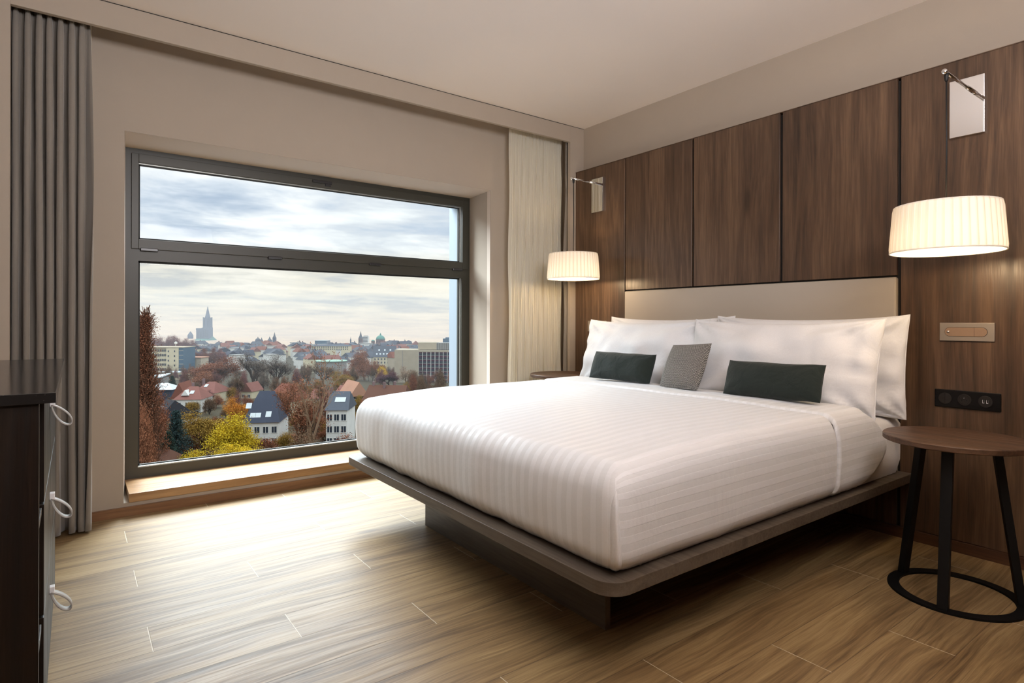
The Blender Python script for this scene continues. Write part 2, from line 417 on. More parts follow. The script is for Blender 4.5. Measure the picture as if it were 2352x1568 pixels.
# ------------------------------------------------------------------ room shell
H = 2.624; PW = -.088; XB = 7.2; YL = -3.95
struct(BOX('floor', (-.02, YL, -.12), (XB, .0, 0), M_FLOOR))
struct(BOX('ceiling', (-.02, YL-.1, H), (XB, .1, H+.15), M_CEIL))
struct(BOX('wall_headboard', (-.0, .0, -.1), (XB, .12, H), M_WALL))
struct(BOX('wall_left', (0, YL-.12, -.1), (XB, YL, H), M_WALL))
struct(BOX('wall_back', (XB, YL-.1, -.1), (XB+.12, .1, H), M_DRESS))  # unseen wall given dark wood so it bounces less light
# window wall: a frame of four blocks round the opening
OY0, OY1, OZ0, OZ1 = -3.129, -.752, .070, 2.067
FX = -.348
w = MB()
FY0, FY1 = -3.105, -.714
def wblock(y0, y1, z0, z1): w.box((-.42, y0, z0), (0, y1, z1))
# reveals splay very slightly, so the side blocks are prisms
w.prism([(0, YL), (0, OY0), (-.42, FY0+.0), (-.42, YL)], -.1, H)
w.prism([(0, OY1), (0, .12), (-.42, .12), (-.42, FY1)], -.1, H)
PP = [(0, OY0), (0, OY1), (-.42, FY1), (-.42, FY0)]; w.prism(PP, OZ1, H); w.prism(PP, -.1, OZ0)
struct(w.obj('wall_window', M_WALL))
M_REVEAL = plain('sky_lit_reveal', rgb(206, 192, 178), .7, bump=.08, bscale=420, spec=.35)  # paler than the wall: skylight on the reveals put into their colour
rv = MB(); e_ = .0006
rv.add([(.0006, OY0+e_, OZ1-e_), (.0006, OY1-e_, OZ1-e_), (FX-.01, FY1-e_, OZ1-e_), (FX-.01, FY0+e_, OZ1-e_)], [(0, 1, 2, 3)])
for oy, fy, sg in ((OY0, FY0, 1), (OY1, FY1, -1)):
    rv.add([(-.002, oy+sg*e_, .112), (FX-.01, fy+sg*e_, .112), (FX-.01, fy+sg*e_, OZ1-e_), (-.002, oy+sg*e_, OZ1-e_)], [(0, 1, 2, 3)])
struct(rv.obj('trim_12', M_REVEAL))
M_FACADE = plain('pale_facade_render', rgb(140, 150, 160), .8)
w = MB()
w.box((-.60, YL-.5, -.6), (-.425, FY0-.06+.02, 3.4)); w.box((-.60, FY1-.05, -.6), (-.425, .6, 3.4))
w.box((-.60, FY0-.1, 2.05), (-.425, FY1+.1, 3.4)); w.box((-.60, FY0-.1, -.6), (-.425, FY1+.1, .13))
struct(w.obj('wall_facade', M_FACADE))
# curtain pocket fascia and the two returns beside the curtains
w = MB().box((.222, -3.581, 2.494), (.25, -.147, H-.004)); struct(w.obj('trim_1', M_WALL, bevel=.0015))
struct(BOX('wall_return_left', (.222, YL, 0), (.25, -3.581, H-.004), M_WALL))
struct(BOX('wall_return_right', (.222, -.147, 0), (.25, .0, H-.004), M_WALL))
# shadow gap between fascia and ceiling
struct(BOX('trim_2', (.224, YL, H-.006), (.2485, .0, H), M_DARKGAP))
# wood wall panelling
GX = [.787, 1.378, 1.98, 2.584]; PT = 2.252; GZ = 1.284
struct(BOX('trim_3', (.25, -.075, 0), (XB, -.0, PT-.01), M_DARKGAP))
def panel(n, x0, x1, z0, z1):
    struct(BOX('trim_%d' % n, (x0, PW, z0), (x1, -.070, z1), M_PANEL, bevel=.001, bseg=1))
panel(4, .252, GX[0]-.005, .052, PT)
panel(5, GX[0]+.004, GX[1]-.009, GZ, PT)
panel(6, GX[1]+.007, GX[2]-.010, GZ, PT)
panel(7, GX[2]+.008, GX[3]-.010, GZ, PT)
panel(8, GX[3]+.007, XB, .052, PT)
panel(9, GX[0]+.004, GX[3]-.010, .052, .30)
struct(BOX('trim_10', (.25, -.09, PT), (XB, 0, PT+.004), M_PANEL))
# skirting boards
struct(BOX('baseboard_window', (0, YL, 0), (.012, .0, .050), M_SKIRT, bevel=.001))
struct(BOX('baseboard_headboard', (.25, -.100, 0), (XB, -.07, .050), M_SKIRTX, bevel=.001))
struct(BOX('baseboard_left', (.25, YL, 0), (XB, YL+.012, .05), M_SKIRTX))

# ------------------------------------------------------------------ window
win = bpy.data.objects.new('window_1', None); COL.objects.link(win); win.location = (FX, -1.9, .117); win['kind'] = 'structure'
wi = Matrix.Translation(-Vector(win.location))
def wpart(name, mb, m, **k):
    mb.v = [tuple(wi @ Vector(p)) for p in mb.v]; return mb.obj(name, m, win, **k)
Z0, Z1 = .117, OZ1; gy0, gy1 = -3.039, -.796
x1, x0 = FX, FX-.075
f = MB(); f.box((x0, FY0, Z0), (x1, gy0, Z1)); f.box((x0, gy1, Z0), (x1, FY1, Z1))
f.box((x0, gy0, Z0), (x1, gy1, .178)); f.box((x0, gy0, 1.405), (x1, gy1, 1.500)); f.box((x0, gy0, 2.02), (x1, gy1, Z1))
wpart('window_frame', f, M_FRAME)
f = MB(); sy0, sy1, sz0, sz1 = FY0+.03, FY1-.03, 1.474, 2.036; sx0, sx1 = FX, FX+.014
f.box((sx0, sy0, sz0), (sx1, gy0, sz1)); f.box((sx0, gy1, sz0), (sx1, sy1, sz1)); f.box((sx0, gy0, sz0), (sx1, gy1, 1.532)); f.box((sx0, gy0, 1.985), (sx1, gy1, sz1))
f.box((FX-.05, gy0-.004, 1.50), (FX, gy1+.004, 1.53)); f.box((FX-.05, gy0, 1.985), (FX, gy1, 2.03))
wpart('window_sash', f, M_FRAME, bevel=.0015, bseg=1)
f = MB()
for (a, b) in ((.178, 1.405), (1.532, 1.985)):
    f.box((FX-.046, gy0, a), (FX-.034, gy0+.010, b)); f.box((FX-.046, gy1-.010, a), (FX-.034, gy1, b))
    f.box((FX-.046, gy0, b-.010), (FX-.034, gy1, b))
    f.box((FX-.046, gy0, a), (FX-.034, gy1, a+.012))
wpart('gasket', f, M_FRAME2)
f = MB(); f.box((FX-.032, gy0, .178), (FX-.006, gy1, .1835)); f.box((FX-.032, gy0, 1.981), (FX-.012, gy1, 1.985)); f.box((FX-.034, gy1-.0035, .178), (FX-.02, gy1, 1.405)); f.box((FX-.034, gy1-.0035, 1.532), (FX-.02, gy1, 1.985))
wpart('glazing_bead', f, M_ALU)
for a, b in ((.178, 1.405), (1.532, 1.985)):
    wpart('window_pane', MB().box((FX-.043, gy0+.002, a+.002), (FX-.039, gy1-.002, b-.002)), M_GLASS)
for yc, wd in ((-2.985, .09), (-2.265, .09), (-1.555, .09), (-.845, .09)):
    wpart('hinge_cover', MB().box((FX, yc-wd/2, 1.462), (FX+.022, yc+wd/2, 1.480)), M_HINGE, bevel=.003)
hm = MB().box((FX+.014, -2.02, 2.012), (FX+.03, -1.885, 2.030)); hm.box((FX+.014, -1.93, 1.998), (FX+.024, -1.89, 2.014))
wpart('window_latch', hm, M_HINGE, bevel=.003)
s = MB().box((FX-.01, FY0+.0, .070), (.006, OY1, .117)); 
sill = s.obj('window_sill', M_OAKTRIM, bevel=.0015); struct(sill); sill.name = 'trim_11'

# ------------------------------------------------------------------ curtains
def curtain(name, x, y0, y1, z0, z1, folds, amp, m, label, cat, seed, spread=0.0, pinch=.12, thick=.0, nz_=46, per=18, jitter=.35, skew=0):
    r = random.Random(seed); ph = [r.uniform(-jitter, jitter) for _ in range(folds+2)]; am = [r.uniform(.5, 1.3) for _ in range(folds+2)]
    nu = folds*per
    def fn(u, v):
        z = z1+(z0-z1)*v
        s = u*folds; i = int(min(s, folds-1e-6)); t = s-i
        # open out from the gathered heading
        d = min(1, v/.16); hd = max(0, 1-v/.05)
        A = amp*((am[i]*(1-t)+am[i+1]*t))*(.55+.45*d)
        wob = .35*math.sin(v*5.1+i*1.7+seed)+.2*math.sin(v*11+i*2.3)
        w_ = 2*math.pi*(s+ph[i]*(1-t)*v+ph[i+1]*t*v)+wob*.5
        yy = y0+(y1-y0)*u + amp*.35*math.sin(2*w_)*(1-hd) + spread*(.5-u)*-2*v*v + skew*v
        xx = x+A*math.sin(w_)+.006*math.sin(z*7+s*3)*d
        if v > .985: xx += .01*math.sin(s*9); 
        return (xx, yy, z)
    o = MB().grid(nu, nz_, fn).obj(name, m, smooth=True, solid=thick)
    return tag(o, label, cat)
cl = curtain('curtain', .150, -3.70, -3.285, .012, 2.60, 10, .050, M_CURT, 'floor-length grey taupe blackout curtain gathered at the left of the window', 'curtain', 3, spread=.0, thick=.002)
tag(curtain('curtain', .040, -3.50, -3.275, .02, 2.60, 6, .012, M_SHEER, 'thin pale sheer edge tucked behind the grey curtain left of the window', 'curtain', 5))
tag(curtain('curtain', .115, -.655, -.12, .012, 2.60, 15, .022, M_SHEER, 'pale translucent sheer curtain hanging beside the headboard wall', 'curtain', 11, spread=.012, per=16, jitter=.5))
tag(curtain('curtain', .178, -.135, -.03, .012, 2.60, 3, .018, M_CURT, 'narrow strip of grey blackout curtain behind the hanging lamp cord', 'curtain', 14))

# ------------------------------------------------------------------ bed
PX0, PX1, PY0, PY1, PZ = .67, 2.65, -2.165, -.102, .325
bed = empty('bed_frame', (1.66, -1.2, 0), 'dark grey-brown wooden platform bed base floating over a recessed plinth', 'bed')
def loc(mb, o): mb.v = [tuple(Vector(p)-o.location) for p in mb.v]; return mb
def rrect(x0, y0, x1, y1, r, back=False, n=10):
    pts = [(x0, y1)]
    pts += [(x0+r-r*math.cos(t), y0+r-r*math.sin(t)) for t in [math.pi/2*i/n for i in range(n+1)]]
    pts += [(x1-r+r*math.sin(t), y0+r-r*math.cos(t)) for t in [math.pi/2*i/n for i in range(n+1)]]
    return pts+[(x1, y1)]
loc(MB().prism(rrect(PX0, PY0, PX1, PY1, .075), PZ-.040, PZ), bed).obj('platform', M_PLAT, bed, bevel=.0015, bseg=2)
loc(MB().box((1.074, -1.89, 0), (2.358, -1.865, PZ-.04)), bed).obj('plinth_panel', M_PLAT, bed, bevel=.001)
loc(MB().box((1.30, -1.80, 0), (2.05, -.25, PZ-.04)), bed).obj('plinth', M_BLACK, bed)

def rbox(x0, x1, y0, y1, z0, z1, rx, ry, rt, n, disp=None, head=True, foot=True):
    """rounded box shell (no bottom): top, foot, two sides, head. Returns MB with per-face uv; uv.u runs across the bed"""
    mb = MB(); hx, hy = (x1-x0)/2, (y1-y0)/2; cx, cy = (x0+x1)/2, (y0+y1)/2
    uvs = []
    def emit(P, U, nu, nv):
        base = len(mb.v); w = nu+1
        for j in range(nv+1):
            for i in range(nu+1):
                p = P(i/nu, j/nv); u = U(p)
                q = Vector(p)
                ix = max(x0+rx, min(x1-rx, q.x)); iy = max(y0+ry, min(y1-ry, q.y)); iz = min(z1-rt, q.z)
                d = Vector(((q.x-ix)/rx, (q.y-iy)/ry, (q.z-iz)/rt))
                if d.length > 1e-6:
                    dn = d.normalized(); 
                    L = max(abs(d.x), abs(d.y), abs(d.z)); d = dn*L
                q = Vector((ix+d.x*rx, iy+d.y*ry, iz+d.z*rt))
                if disp: q = disp(q)
                mb.v.append(tuple(q)); uvs.append(u)
        for j in range(nv):
            for i in range(nu): mb.f.append((base+j*w+i, base+j*w+i+1, base+(j+1)*w+i+1, base+(j+1)*w+i))
    nx, ny, nz = n
    emit(lambda a, b: (x0+(x1-x0)*a, y0+(y1-y0)*b, z1), lambda p: (p[0], p[1]), nx, ny)
    if foot: emit(lambda a, b: (x0+(x1-x0)*a, y0, z0+(z1-z0)*b), lambda p: (p[0], y0-(z1-p[2])), nx, nz)
    emit(lambda a, b: (x1, y0+(y1-y0)*a, z0+(z1-z0)*b), lambda p: (x1+(z1-p[2]), p[1]), ny, nz)
    emit(lambda a, b: (x0, y0+(y1-y0)*a, z0+(z1-z0)*b), lambda p: (x0-(z1-p[2]), p[1]), ny, nz)
    if head: emit(lambda a, b: (x0+(x1-x0)*a, y1, z0+(z1-z0)*b), lambda p: (p[0], y1), nx, nz)
    mb.uvl = uvs
    return mb
def with_uv(mb, name, m, parent=None, **k):
    uvs = mb.uvl
    me = bpy.data.meshes.new(name); me.from_pydata(mb.v, [], mb.f)
    ul = me.uv_layers.new(name='UVMap')
    for li, l in enumerate(me.loops): ul.data[li].uv = uvs[l.vertex_index]
    bm = bmesh.new(); bm.from_mesh(me); bmesh.ops.remove_doubles(bm, verts=bm.verts, dist=1e-5); bmesh.ops.recalc_face_normals(bm, faces=bm.faces); bm.to_mesh(me); bm.free()
    o = bpy.data.objects.new(name, me); COL.objects.link(o); me.materials.append(m)
    me.polygons.foreach_set('use_smooth', [True]*len(me.polygons))
    if parent: o.parent = parent
    if k.get('solid'):
        md = o.modifiers.new('s', 'SOLIDIFY'); md.thickness = k['solid']; md.offset = -1
    return o
def nz(x, y, z): return mnoise.noise(Vector((x, y, z)))
def d_mat(q):
    t = (q.z-.337)/.27
    if q.z < .40: q.x += (1.685-q.x)*.02*(1-(q.z-.33)/.07)
    q.z += .004*nz(q.x*4, q.y*4, 0)*(t > .5)
    return q
mt = with_uv(rbox(.765, 2.617, -2.08, -.114, .328, .600, .06, .05, .035, (40, 44, 8), d_mat), 'mattress', M_SHEET)
tag(mt, 'mattress in a plain white fitted sheet on the bed platform', 'mattress')

DX0, DX1 = .742, 2.632; DY0 = -2.128; DYM = -.82; DYE = -.555
ZT = .668
def d_duv(q):
    cx = (DX0+DX1)/2
    fx = 1-((q.x-cx)/((DX1-DX0)/2))**2; fx = max(0, fx)
    fy = min(1, max(0, (q.y-DY0)/.5))
    h = (q.z-.33)/(ZT-.33)
    if q.z > .5:
        k_ = min(1, (q.z-.5)/.15)
        q.z += k_*(.010*fx*fy + .005*nz(q.x*3.1, q.y*2.2, 1) + .0025*nz(q.x*9, q.y*7, 4))
        q.z -= k_*.030*max(0, 1-(q.y-DY0)/.55)**1.5
    # sides: slight belly, tucked at the bottom, soft vertical drapes
    b = math.sin(math.pi*min(1, max(0, h)))
    side = abs(q.x-cx) > (DX1-DX0)/2-.12
    foot = q.y < DY0+.12
    tuck = max(0, 1-(q.z-.33)/.06)**2
    if side:
        sg = 1 if q.x > cx else -1
        q.x += sg*(.012*b+.006*nz(q.y*5, q.z*2, 7)-.030*tuck)
    if foot:
        q.y -= .014*b+.006*nz(q.x*6, q.z*2, 3)-.030*tuck
    q.z += tuck*.006*nz(q.x*7, q.y*7, 9)+ (.006*nz(q.x*11, q.y*11, 2) if h < .05 else 0)
    return q
dv = with_uv(rbox(DX0, DX1, DY0, DYM, .334, ZT, .050, .055, .10, (110, 80, 26), d_duv, head=False), 'duvet', M_DUVET, solid=.010)
tag(dv, 'white satin-striped duvet tucked smoothly over the bed', 'duvet')
def d_fold(q):
    q0 = q.copy(); q = d_duv(q)
    cx = (DX0+DX1)/2
    # the band is a second layer lying on the first
    if q.z > .6: q.z += .004
    if abs(q.x-cx) > .8: q.x += .003*(1 if q.x > cx else -1)*min(1, abs(abs(q.x-cx)-.8)/.1)
    e = max(0, (q0.y-(DYE-.16))/.16)
    if abs(q0.x-cx) > (DX1-DX0)/2-.02:
        h = (q0.z-.33)/(ZT-.33); q.y += e*(.20*math.sin(math.pi*min(1, max(0, h*1.05)))-.07*(1-h)**2)
    # soft roll at the fold edge
    a = max(0, 1-(q0.y-(DYM-.03))/.02)
    if q.z > .6: q.z -= a*.005
    return q
fold = with_uv(rbox(DX0-.002, DX1+.003, DYM-.03, DYE, .336, ZT+.002, .050, .006, .09, (110, 30, 24), d_fold, head=True, foot=False), 'turned_down_edge', M_DUVET, dv, solid=.005)
# envelope fold down the near foot corner
def cf(u, v):
    z = .337+.262*v; q = d_duv(Vector((DX1-.012, DY0+.012, z))); tp = max(0, 1-v**4)
    lip = (.004+.009*math.sin(math.pi*min(1, v*1.05)))*tp
    if u < .5: t = u/.5; p_ = q+Vector((-.020*(1-t)*tp+lip*t, -.003*tp-.003*math.sin(math.pi*t)*tp, 0))
    else: t = (u-.5)/.5; p_ = q+Vector((lip*(1-t)+.003*t*tp, .016*t*tp-.003*(1-t)*tp, 0))
    if v > .8: p_ += Vector((-.010, .012, .004))*((v-.8)/.2)**2
    p_.x += .003*math.sin(v*7)
    return tuple(p_)
MB().grid(12, 30, cf).obj('corner_fold', M_PIL, dv, smooth=True, solid=.003)

# ------------------------------------------------------------------ pillows and cushions
def pillow(name, w, h, t, m, seed, k=.06, sharp=.5, n=(44, 30), wr=.010, flange=0, sag=.0, crease=0):
    r = random.Random(seed)
    mb = MB(); uvs = []
    for side in (1, -1):
        base = len(mb.v); nu, nv = n; W = nu+1
        for j in range(nv+1):
            for i in range(nu+1):
                # denser sampling near the rims
                a = math.sin((i/nu*2-1)*math.pi/2); b = math.sin((j/nv*2-1)*math.pi/2)
                x = a*w/2*(1-.22*k*(1-b*b)*abs(a)); z = b*h/2*(1-k*(1-a*a)**.8*abs(b))
                if b < 0: z = b*h/2*(1-k*.35*(1-a*a)*abs(b))
                T = (max(0, 1-abs(a)**2.6)**sharp)*(max(0, 1-abs(b)**2.4)**sharp)
                low = 1+sag*(-b)
                y = side*t/2*T*low
                rim = 1-T
                nn = wr*(nz(x*7+seed, z*7, side*2+seed)*T + .8*nz(x*16+seed, z*12, side+seed)*T*(.4+.6*rim))
                if crease:   # pinched corner creases running inwards
                    for sx in (-1, 1):
                        for sz_ in (-1, 1):
                            dx, dz = (1-sx*a), (1-sz_*b); dd = math.hypot(dx, dz)
                            an = math.atan2(dz, dx)
                            nn += -crease*math.sin(an*9+seed)*math.exp(-dd*3.2)*T*1.8
                nn += wr*.42*math.sin(z*52+seed+3*nz(x*3, z*5, seed))*math.exp(-(1-abs(a))*5.5)*T**.5
                y += side*nn
                x += .004*nz(z*9, seed, 1)*abs(a); z += .005*nz(x*8, seed, 3)*abs(b)
                mb.v.append((x, y, z)); uvs.append((a*.5+.5, b*.5+.5))
        for j in range(nv):
            for i in range(nu): mb.f.append((base+j*W+i, base+j*W+i+1, base+(j+1)*W+i+1, base+(j+1)*W+i))
    mb.uvl = uvs
    return with_uv(mb, name, m)
def place(o, loc_, rx=0, ry=0, rz=0):
    o.matrix_world = Matrix.Translation(loc_) @ Matrix.Rotation(R_(rz), 4, 'Z') @ Matrix.Rotation(R_(ry), 4, 'Y') @ Matrix.Rotation(R_(rx), 4, 'X'); return o
def seam(o, w, h, k, m):
    pts = []
    for e in range(4):
        for i in range(24):
            s = -1+2*i/24
            a, b = [(s, -1), (1, s), (-s, 1), (-1, -s)][e]
            x = a*w/2*(1-.22*k*(1-b*b)*abs(a)); z = b*h/2*(1-(k*max(0, 1-a*a)**.8 if b > 0 else k*.35*(1-a*a))*abs(b)); pts.append((x, 0, z))
    pts.append(pts[0]); MB().tube(pts, .0022, 6, caps=False).obj('piped_seam', m, o, smooth=True)
G = 'pillows against the headboard'
PB = [('pillow', 1.00, .485, .155, (1.262, -.222, .845), -5, 0, 0, 21, 'back left white pillow, mostly hidden, top corners showing above the front one'),
      ('pillow', 1.02, .485, .155, (2.170, -.245, .845), -5, 0, 0, 22, 'back right white pillow lit warm by the lamp, its end showing'),
      ('pillow', 1.00, .470, .180, (1.195, -.400, .838), -14, 0, 0, 23, 'front left white pillow standing behind the small green cushion near the window'),
      ('pillow', 1.02, .470, .185, (2.130, -.440, .838), -14, 0, 0, 24, 'front right white pillow, the largest in view, standing behind a green cushion')]
for nm, w_, h_, t_, l_, rx, ry, rz, sd, lab in PB:
    o = pillow(nm, w_, h_, t_, M_PIL, sd, k=.115, sharp=.52, crease=.040, wr=.034, sag=.18); place(o, l_, rx, ry, rz); seam(o, w_, h_, .115, M_PIL)
    tag(o, lab, 'pillow', G)
for l_, ry, rz, sd, lab in (((1.262, -.635, .775), 0, 3, 31, 'small dark green bolster cushion at the window side of the bed'),
                            ((2.245, -.650, .772), 0, 3, 32, 'small dark green bolster cushion nearest the round bedside table with the large lamp')):
    o = pillow('bolster_cushion', .475, .180, .115, M_GREEN, sd, k=.06, sharp=.5, wr=.008, crease=.010, n=(36, 22)); place(o, l_, -22, ry, rz)
    tag(o, lab, 'cushion', 'dark green cushions on the bed')
o = pillow('cushion', .300, .275, .100, M_KNIT, 33, k=.04, sharp=.55, wr=.004, n=(30, 26)); place(o, (1.715, -.615, .803), -26, -4, -10)
tag(o, 'square grey and white woven cushion between the two dark green ones', 'cushion')

# ------------------------------------------------------------------ headboard
hb = MB().box((GX[0]+.010, -.108, .30), (GX[3]-.006, -.075, GZ-.010)).obj('headboard', M_LEATHER, bevel=.010, bseg=4)
tag(hb, 'long beige upholstered headboard panel below the three wood panels', 'headboard')

# ------------------------------------------------------------------ bedside tables
def nightstand(cx, cy, ztop, label, rot=0):
    t = empty('bedside_table', (cx, cy, 0), label, 'table', 'round bedside tables', rot)
    MB().lathe([(.0, ztop-.022), (.236, ztop-.022), (.240, ztop-.019), (.240, ztop-.003), (.237, ztop), (0, ztop)], 72).obj('table_top', M_TABLE, t, smooth=False)
    MB().lathe([(.182, .0), (.222, .0), (.222, .008), (.182, .008)], 72, close=True).obj('base_ring', M_BLACK, t)
    for an in AN:
        a = R_(an); d = Vector((math.cos(a), math.sin(a), 0)); n = Vector((-d.y, d.x, 0))
        b0 = d*.200; b1 = d*.125
        mb = MB(); vs = []
        for (c, z, wd, th) in ((b0, .008, .017, .013), (b1, ztop-.022, .018, .013)):
            for sx, sy in ((-1, -1), (1, -1), (1, 1), (-1, 1)): vs.append(c+n*wd*sx+d*th*sy+Vector((0, 0, z)))
        mb.add(vs, [(0, 3, 2, 1), (4, 5, 6, 7), (0, 1, 5, 4), (1, 2, 6, 5), (2, 3, 7, 6), (3, 0, 4, 7)]); mb.obj('leg', M_BLACK, t, bevel=.001)
    return t
# leg angles measured from the table centre
AN = [math.degrees(math.atan2(.05, -.215)), math.degrees(math.atan2(-.18, .02)), math.degrees(math.atan2(.09, .18))]
nightstand(2.968, -.600, .608, 'round bedside table with dark wood top on black steel legs, right of the bed')
nightstand(.462, -.412, .662, 'round bedside table partly hidden behind the bed beside the sheer curtain')

# ------------------------------------------------------------------ hanging wall lamps
def wall_lamp(x, y_end, z_arm, z0, z1, px0, px1, label):
    t = empty('wall_lamp', (x, PW, 1.9), label, 'lamp', 'pleated lamps beside the bed'); o = t
    L = lambda mb: loc(mb, t)
    L(MB().box((px0, -.104, 1.897), (px1, -.089, 2.158))).obj('wall_plate', M_CHROME, t, bevel=.002)
    c = Vector((x, y_end, z_arm))
    L(MB().tube([(x, -.104, z_arm), (x, y_end*.45-.055, z_arm)], .0085, 14)).obj('arm_sleeve', M_CHROME, t, smooth=True)
    L(MB().tube([(x, y_end*.44-.05, z_arm), (x, y_end, z_arm)], .0065, 14)).obj('arm', M_CHROME, t, smooth=True)
    L(MB().tube([(x, y_end-.004, z_arm), (x, y_end-.016, z_arm)], .010, 16)).obj('end_knob', M_CHROME, t, smooth=True)
    L(MB().tube([(x, y_end+.008, z_arm-.002), (x, y_end+.008, z_arm-.014), (x, y_end+.008, z_arm-.030), (x, y_end+.008, z_arm-.036)], [.008, .0085, .0065, .003], 12)).obj('cord_grip', M_CORD, t, smooth=True)
    L(MB().tube([(x, y_end+.008, z_arm-.03), (x+.001, y_end+.010, (z_arm+z1)/2), (x, y_end+.008, z1-.03)], .0032, 8)).obj('cord', M_CORD, t, smooth=True)
    cy = y_end+.008
    # pleated drum shade
    NP = 44; seg = NP*6; rb, rt_ = .190, .176
    def fn(u, v):
        a = 2*math.pi*u; r = rb+(rt_-rb)*v
        ph = (u*NP) % 1.0
        pl = (ph if ph < .82 else (1-ph)/.18*.82)
        r += .006*pl*(1-.6*max(0, 1-v/.05))*(1-.6*max(0, 1-(1-v)/.05))
        return (x+r*math.cos(a), cy+r*math.sin(a), z0+(z1-z0)*v)
    sh = L(MB().grid(seg, 10, fn)).obj('lamp_shade', M_SHADE, t, smooth=True)
    ul = sh.data.uv_layers.new(name='UVMap')
    for li, l in enumerate(sh.data.loops): ul.data[li].uv = ((l.vertex_index % (seg+1))/seg, (l.vertex_index//(seg+1))/10)
    L(MB().lathe([(rt_-.012, z1-.003), (rt_+.001, z1-.001), (rt_+.003, z1-.006)], 90, (x, cy), caps=False)).obj('shade_rim', M_SHADE, sh, smooth=True)
    MBr = MB().lathe([(rb-.001, z0+.006), (rb+.003, z0+.004), (rb+.002, z0-.001), (rb-.002, z0)], 90, (x, cy), caps=False); L(MBr).obj('shade_hem', M_SHADE, sh, smooth=True)
    L(MB().lathe([(.012, z1-.10), (.014, z1-.09), (.014, z1-.045), (.004, z1-.03)], 20, (x, cy))).obj('socket', M_CORD, t, smooth=True)
    sp = MB()
    for a in (0, 120, 240): sp.tube([(x, cy, z1-.032), (x+rt_*math.cos(R_(a)), cy+rt_*math.sin(R_(a)), z1-.010)], .0015, 6)
    L(sp).obj('shade_carrier', M_WHITEM, t)
    bm_, kb = mat('lit_bulb'); em = kb.n('ShaderNodeEmission', i_Color=(1, .74, .42, 1), i_Strength=5.0); bm_.node_tree.links.new(em.outputs[0], kb.out.inputs[0])
    L(MB().lathe([(.0, z1-.145), (.014, z1-.141), (.022, z1-.128), (.022, z1-.118), (.012, z1-.10)], 20, (x, cy))).obj('bulb', bm_, t, smooth=True)
    lt = light('bulb_light', 'POINT', (x-t.location.x, cy-t.location.y, z1-.165-t.location.z), LAMP_W, (1, .72, .42), parent=t, shadow_soft_size=.03)
    return t
LAMP_W = 4.5
wall_lamp(2.919, -.556, 2.048, 1.332, 1.520, 2.794, 2.925, 'large pleated cream drum lamp hanging above the right bedside table')
wall_lamp(.570, -.412, 2.098, 1.362, 1.548, .446, .568, 'smaller-looking pleated drum lamp hanging between the sheer curtain and headboard')

# ------------------------------------------------------------------ switches and sockets
def oval(x0, x1, z0, z1, n=14):
    r = (z1-z0)/2; zc = (z0+z1)/2; pts = []
    for i in range(n+1): t = math.pi/2+math.pi*i/n; pts.append((x0+r+r*math.cos(t), zc+r*math.sin(t)))
    for i in range(n+1): t = -math.pi/2+math.pi*i/n; pts.append((x1-r+r*math.cos(t), zc+r*math.sin(t)))
    return pts
MY = Matrix(((1, 0, 0, 0), (0, 0, -1, 0), (0, 1, 0, 0), (0, 0, 0, 1)))   # polygon xz extruded along -y
def reading_panel(x0, x1, z0, z1, label):
    t = empty('reading_light_panel', ((x0+x1)/2, PW, (z0+z1)/2), label, 'wall light panel', 'bedside wall plates'); L = lambda mb: loc(mb, t)
    L(MB().box((x0, -.096, z0), (x1, PW-.0005, z1))).obj('plate', M_BRASS, t, bevel=.001)
    zc = (z0+z1)/2; w = x1-x0
    L(MB().prism(oval(x0+w*.095, x1-w*.118, zc-.0215, zc+.0215), .0963, .0966, MY)).obj('groove', M_SOCK2, t)
    L(MB().prism(oval(x0+w*.103, x1-w*.126, zc-.020, zc+.020), .0966, .0985, MY)).obj('flap', M_BRASS2, t)
    L(MB().box((x0+w*.645, -.0988, zc-.020), (x0+w*.649, -.0984, zc+.020))).obj('split_line', M_SOCK2, t)
    kn = MB().lathe([(0, .004), (.004, .0035), (.0065, 0)], 20, M=Matrix.Translation((x0+w*.165, -.0985, zc)) @ Matrix.Rotation(R_(90), 4, 'X')); L(kn).obj('button', M_CHROME, t, smooth=True)
    return t
reading_panel(2.756, 2.961, .967, 1.050, 'bronze reading-light plate with oval flap above the black socket strip')
reading_panel(.402, .600, .975, 1.058, 'small bronze wall plate with oval flap beside the front left pillow')
